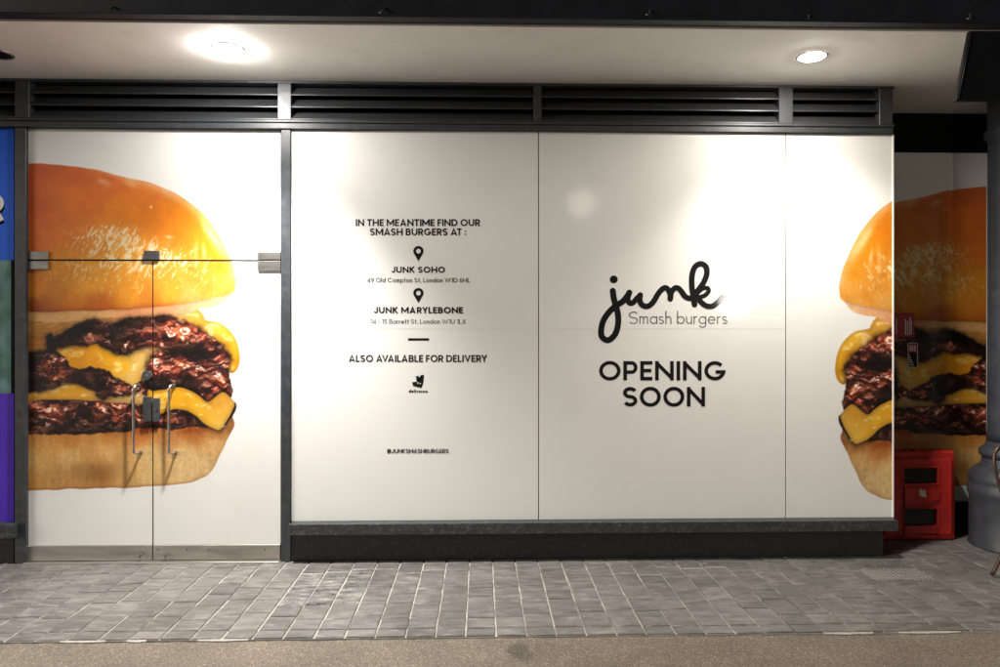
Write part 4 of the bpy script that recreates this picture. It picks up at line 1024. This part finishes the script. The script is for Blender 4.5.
downlight(812, 56, 'lit round downlight in the soffit near the right corner', LAMPS['right'], (1.0, 0.945, 0.87), (0.0, -0.10, 0))
downlight(-3, 53.5, 'unlit dark downlight at the left edge of the soffit', None, (1,1,1), lit=False, R=0.095)

# ------------------------------------------------------------------ red moulded fire cabinet leaning in the recess
Yc = Y_REC - 0.22
A = at(880, 546.5, Yc); B = at(956.5, 451.5, Yc)
cab = empty('fire_cabinet', ((A.x+B.x)/2, Yc+0.08, 0.0), 'red moulded plastic fire cabinet with two dark windows standing beside the corner', 'cabinet')
x0c, x1c, z0c, z1c = A.x, B.x, 0.003, B.z
wC = x1c-x0c; hC = z1c-z0c
box('body', x0c, x1c, Yc+0.012, Yc+0.17, z0c, z1c, M['red'], cab, 0.014, 3)
def cz(f): return z0c + hC*f
def cxf(f): return x0c + wC*f
# door face as a frame with two real openings
bm = bmesh.new()
dx0, dx1, dz0, dz1 = cxf(0.05), cxf(0.93), cz(0.07), cz(0.92)
wx0, wx1 = cxf(0.30), cxf(0.74)
wz = ((cz(0.17), cz(0.36)), (cz(0.645), cz(0.82)))
yf0, yf1 = Yc-0.012, Yc+0.0115
for r in ((dx0, wx0, dz0, dz1), (wx1, dx1, dz0, dz1), (wx0, wx1, dz0, wz[0][0]), (wx0, wx1, wz[0][1], wz[1][0]), (wx0, wx1, wz[1][1], dz1)):
    add_box(bm, r[0], r[1], yf0, yf1, r[2], r[3])
bmesh.ops.remove_doubles(bm, verts=bm.verts, dist=0.0005)
dupf = {}
for f in list(bm.faces):
    k = tuple(sorted(v.index for v in f.verts))
bm.verts.index_update()
for f in list(bm.faces):
    k = tuple(sorted(v.index for v in f.verts)); dupf.setdefault(k, []).append(f)
kill = [f for fs in dupf.values() if len(fs) > 1 for f in fs]
bmesh.ops.delete(bm, geom=kill, context='FACES')
cdoor = bm_obj('cabinet_door', bm, M['red'], cab)
bv = cdoor.modifiers.new('bevel', 'BEVEL'); bv.width = 0.006; bv.segments = 2; bv.limit_method = 'ANGLE'; bv.angle_limit = math.radians(40)
for (a, b_) in wz:
    wn = box('window', wx0-0.001, wx1+0.001, Yc+0.0085, Yc+0.0118, a-0.001, b_+0.001, M['window_dark'], cab, 0)
    bm = bmesh.new(); fw = 0.012
    for r in ((wx0-fw, wx1+fw, b_, b_+fw), (wx0-fw, wx1+fw, a-fw, a), (wx0-fw, wx0, a, b_), (wx1, wx1+fw, a, b_)):
        add_box(bm, r[0], r[1], yf0-0.006, yf0-0.0004, r[2], r[3], 0.002)
    bm_obj('window_rim', bm, M['red'], cab)
# raised latch plate with clipped corner and a pale mark
bm = bmesh.new()
lp = [(cxf(0.30), cz(0.43)), (cxf(0.62), cz(0.43)), (cxf(0.76), cz(0.475)), (cxf(0.76), cz(0.565)), (cxf(0.66), cz(0.60)), (cxf(0.30), cz(0.60))]
f0 = [bm.verts.new((x, yf0-0.010, z)) for x, z in lp]; f1 = [bm.verts.new((x, yf0-0.0005, z)) for x, z in lp]
bm.faces.new(f0)
for i in range(6): bm.faces.new((f0[i], f0[(i+1) % 6], f1[(i+1) % 6], f1[i]))
latch = bm_obj('latch_plate', bm, M['red'], cab)
for k in range(4):
    xa = cxf(0.50) + k*0.013; bm = bmesh.new(); zt = cz(0.505 - (0.004*k)); hh = 0.05 + 0.008*(k % 2)
    q = [bm.verts.new((xa, yf0-0.0112, zt)), bm.verts.new((xa+0.009, yf0-0.0112, zt)), bm.verts.new((xa+0.001, yf0-0.0112, zt+hh)), bm.verts.new((xa-0.008, yf0-0.0112, zt+hh))]
    bm.faces.new(q); bm_obj('pale_mark', bm, M['white'], latch)
for k in range(5):
    xx = cxf(0.12 + 0.12*k); box('top_rib', xx, xx+0.03+0.02*(k % 2), Yc+0.03, Yc+0.09, z1c-0.004, z1c+0.012, M['red'], cab, 0.003)

# ------------------------------------------------------------------ cast iron column at the right edge
Ycol = 0.21
ccx = fx(1014, Ycol)
col = empty('iron_column', (ccx, Ycol, 0), 'dark cast iron column with moulded round base at the right edge', 'column')
def zc(y): return fz(y, 980, Ycol)
bm = lathe_bm([(0.296, 0.0), (0.298, 0.012), (0.292, 0.03), (0.290, zc(497)-0.005), (0.300, zc(495)), (0.303, zc(490)), (0.299, zc(486)), (0.288, zc(484.5)), (0.296, zc(482)), (0.295, zc(478)), (0.286, zc(473.5)), (0.268, zc(470)), (0.235, zc(467)), (0.215, zc(465.5)), (0.208, zc(462)), (0.206, zc(458))], 64, (ccx, Ycol, 0))
bm_obj('base', bm, M['iron'], col, True)
bm = lathe_bm([(0.205, zc(457.8)), (0.222, zc(456)), (0.228, zc(453)), (0.222, zc(450)), (0.205, zc(448)), (0.186, zc(446)), (0.178, zc(442))], 64, (ccx, Ycol, 0))
bm_obj('collar', bm, M['iron'], col, True)
bm = lathe_bm([(0.176, zc(441.5)), (0.172, zc(430)), (0.168, 1.6), (0.165, Z_SOFFIT-0.35), (0.17, Z_SOFFIT-0.3), (0.19, Z_SOFFIT-0.28), (0.19, Z_SOFFIT-0.24), (0.17, Z_SOFFIT-0.22), (0.17, Z_SOFFIT-0.002)], 64, (ccx, Ycol, 0))
bm_obj('shaft', bm, M['iron'], col, True)

# black tapered bracket box hanging at the soffit edge beside the column
Yk = Y_FRONT_SOFFIT - 0.095
ka, kb, kc, kd = at(970, 31, Yk), at(956.5, 100.5, Yk), at(1040, 101, Yk), at(1040, 31, Yk)
br = empty('hanging_bracket', ((kb.x+kc.x)/2, Yk+0.1, ka.z), 'black tapered metal box hanging under the beam beside the column top', 'bracket')
bm = bmesh.new()
f0 = [bm.verts.new((p.x, Yk, p.z)) for p in (kb, kc, kd, ka)]; f1 = [bm.verts.new((p.x, Yk+0.028, p.z)) for p in (kb, kc, kd, ka)]
bm.faces.new(f0); bm.faces.new(f1[::-1])
for i in range(4): bm.faces.new((f0[i], f0[(i+1) % 4], f1[(i+1) % 4], f1[i]))
bm_obj('case', bm, M['black'], br)
bm = bmesh.new(); add_tube(bm, [at(971.5, 33, Yk-0.006), at(958.5, 99, Yk-0.006)], 0.003, 8); bm_obj('edge_bead', bm, M['beam'], br, True)

# ------------------------------------------------------------------ bent metal chair, mostly out of frame
ft = on_floor(992, 577)
chx, chy = ft.x + 0.245, ft.y - 0.20
ch = empty('bistro_chair', (chx, chy, 0), 'brown bent metal bistro chair cut off by the right edge', 'chair')
r_ = 0.0115
zt_ = 0.86
bm = bmesh.new(); prof = [(0.0, 0.445), (0.19, 0.445), (0.205, 0.452), (0.205, 0.462), (0.195, 0.468), (0.0, 0.468)]
bm = lathe_bm([(0.02,0.444),(0.18,0.444),(0.195,0.45),(0.195,0.462),(0.185,0.468),(0.02,0.468)], 40, (chx, chy, 0)); bm_obj('seat', bm, M['wood'], ch, True)
for sx, sy in ((-1,-1),(1,-1),(-1,1),(1,1)):
    p0 = (chx + sx*0.13, chy + sy*0.12, 0.443); p1 = (chx + sx*0.175, chy + sy*0.15, 0.25); p2 = (chx + sx*0.245, chy + sy*0.20, 0.012)
    tube('leg', catmull([p0, p1, p2], False, 5), [0.012]*5 + [0.0125]*5 + [0.014], M['bronze'], ch, 10)
hy = chy + 0.17
tube('back_hoop', catmull([(chx-0.17, hy, 0.46), (chx-0.20, hy+0.01, 0.58), (chx-0.235, hy+0.02, 0.74), (chx-0.22, hy+0.03, 0.83), (chx-0.15, hy+0.035, 0.872), (chx, hy+0.04, 0.885), (chx+0.15, hy+0.035, 0.872), (chx+0.22, hy+0.03, 0.83), (chx+0.235, hy+0.02, 0.74), (chx+0.20, hy+0.01, 0.58), (chx+0.17, hy, 0.46)], False, 5), r_, M['bronze'], ch, 10)
for dx in (-0.07, 0.0, 0.07):
    tube('back_spindle', [(chx+dx, hy-0.02, 0.466), (chx+dx*1.2, hy+0.02, 0.66), (chx+dx*1.3, hy+0.034, 0.874)], 0.006, M['bronze'], ch, 8)
tube('stretcher', [(chx + 0.2*math.cos(t), chy + 0.165*math.sin(t), 0.2) for t in np.linspace(0, 2*math.pi, 30)], 0.007, M['bronze'], ch, 8)

# ------------------------------------------------------------------ street lamps over the road (seen as glare in the glossy panels)
def mirrored(px, py, Y):
    p = at(px, py, 0.0); d = p - CAM; k = (p.y - Y)/d.y
    return Vector((p.x + d.x*k, Y, p.z + d.z*k))
def street_lamp(px, py, Y, R, glow, label):
    p = mirrored(px, py, Y)
    o = empty('street_lamp', (p.x, p.y, 0), label, 'street lamp', 'street lamps across the road')
    bm_obj('post', lathe_bm([(0.13, -0.012), (0.13, 0.05), (0.09, 0.12), (0.075, 0.5), (0.05, 0.56), (0.042, p.z-R-0.12), (0.08, p.z-R-0.08), (0.085, p.z-R-0.03)], 24, (p.x, p.y, 0)), M['iron'], o, True)
    prof = [(R*math.cos(a), p.z + R*math.sin(a)) for a in np.linspace(-1.35, 1.45, 16)]
    bm_obj('globe', lathe_bm(prof, 32, (p.x, p.y, 0)), emitter('street_lamp_globe', (1.0, 0.93, 0.82), glow), o, True)
    bm_obj('finial', lathe_bm([(0.06, p.z+R-0.005), (0.07, p.z+R+0.02), (0.02, p.z+R+0.06), (0.012, p.z+R+0.12)], 20, (p.x, p.y, 0)), M['iron'], o, True)
street_lamp(582, 203, -13.0, 0.34, 6.5, 'tall globe street lamp across the road reflected in the logo panel')
street_lamp(733, 300, -10.0, 0.30, 42.0, 'low bright globe street lamp across the road reflected beside the script logo')
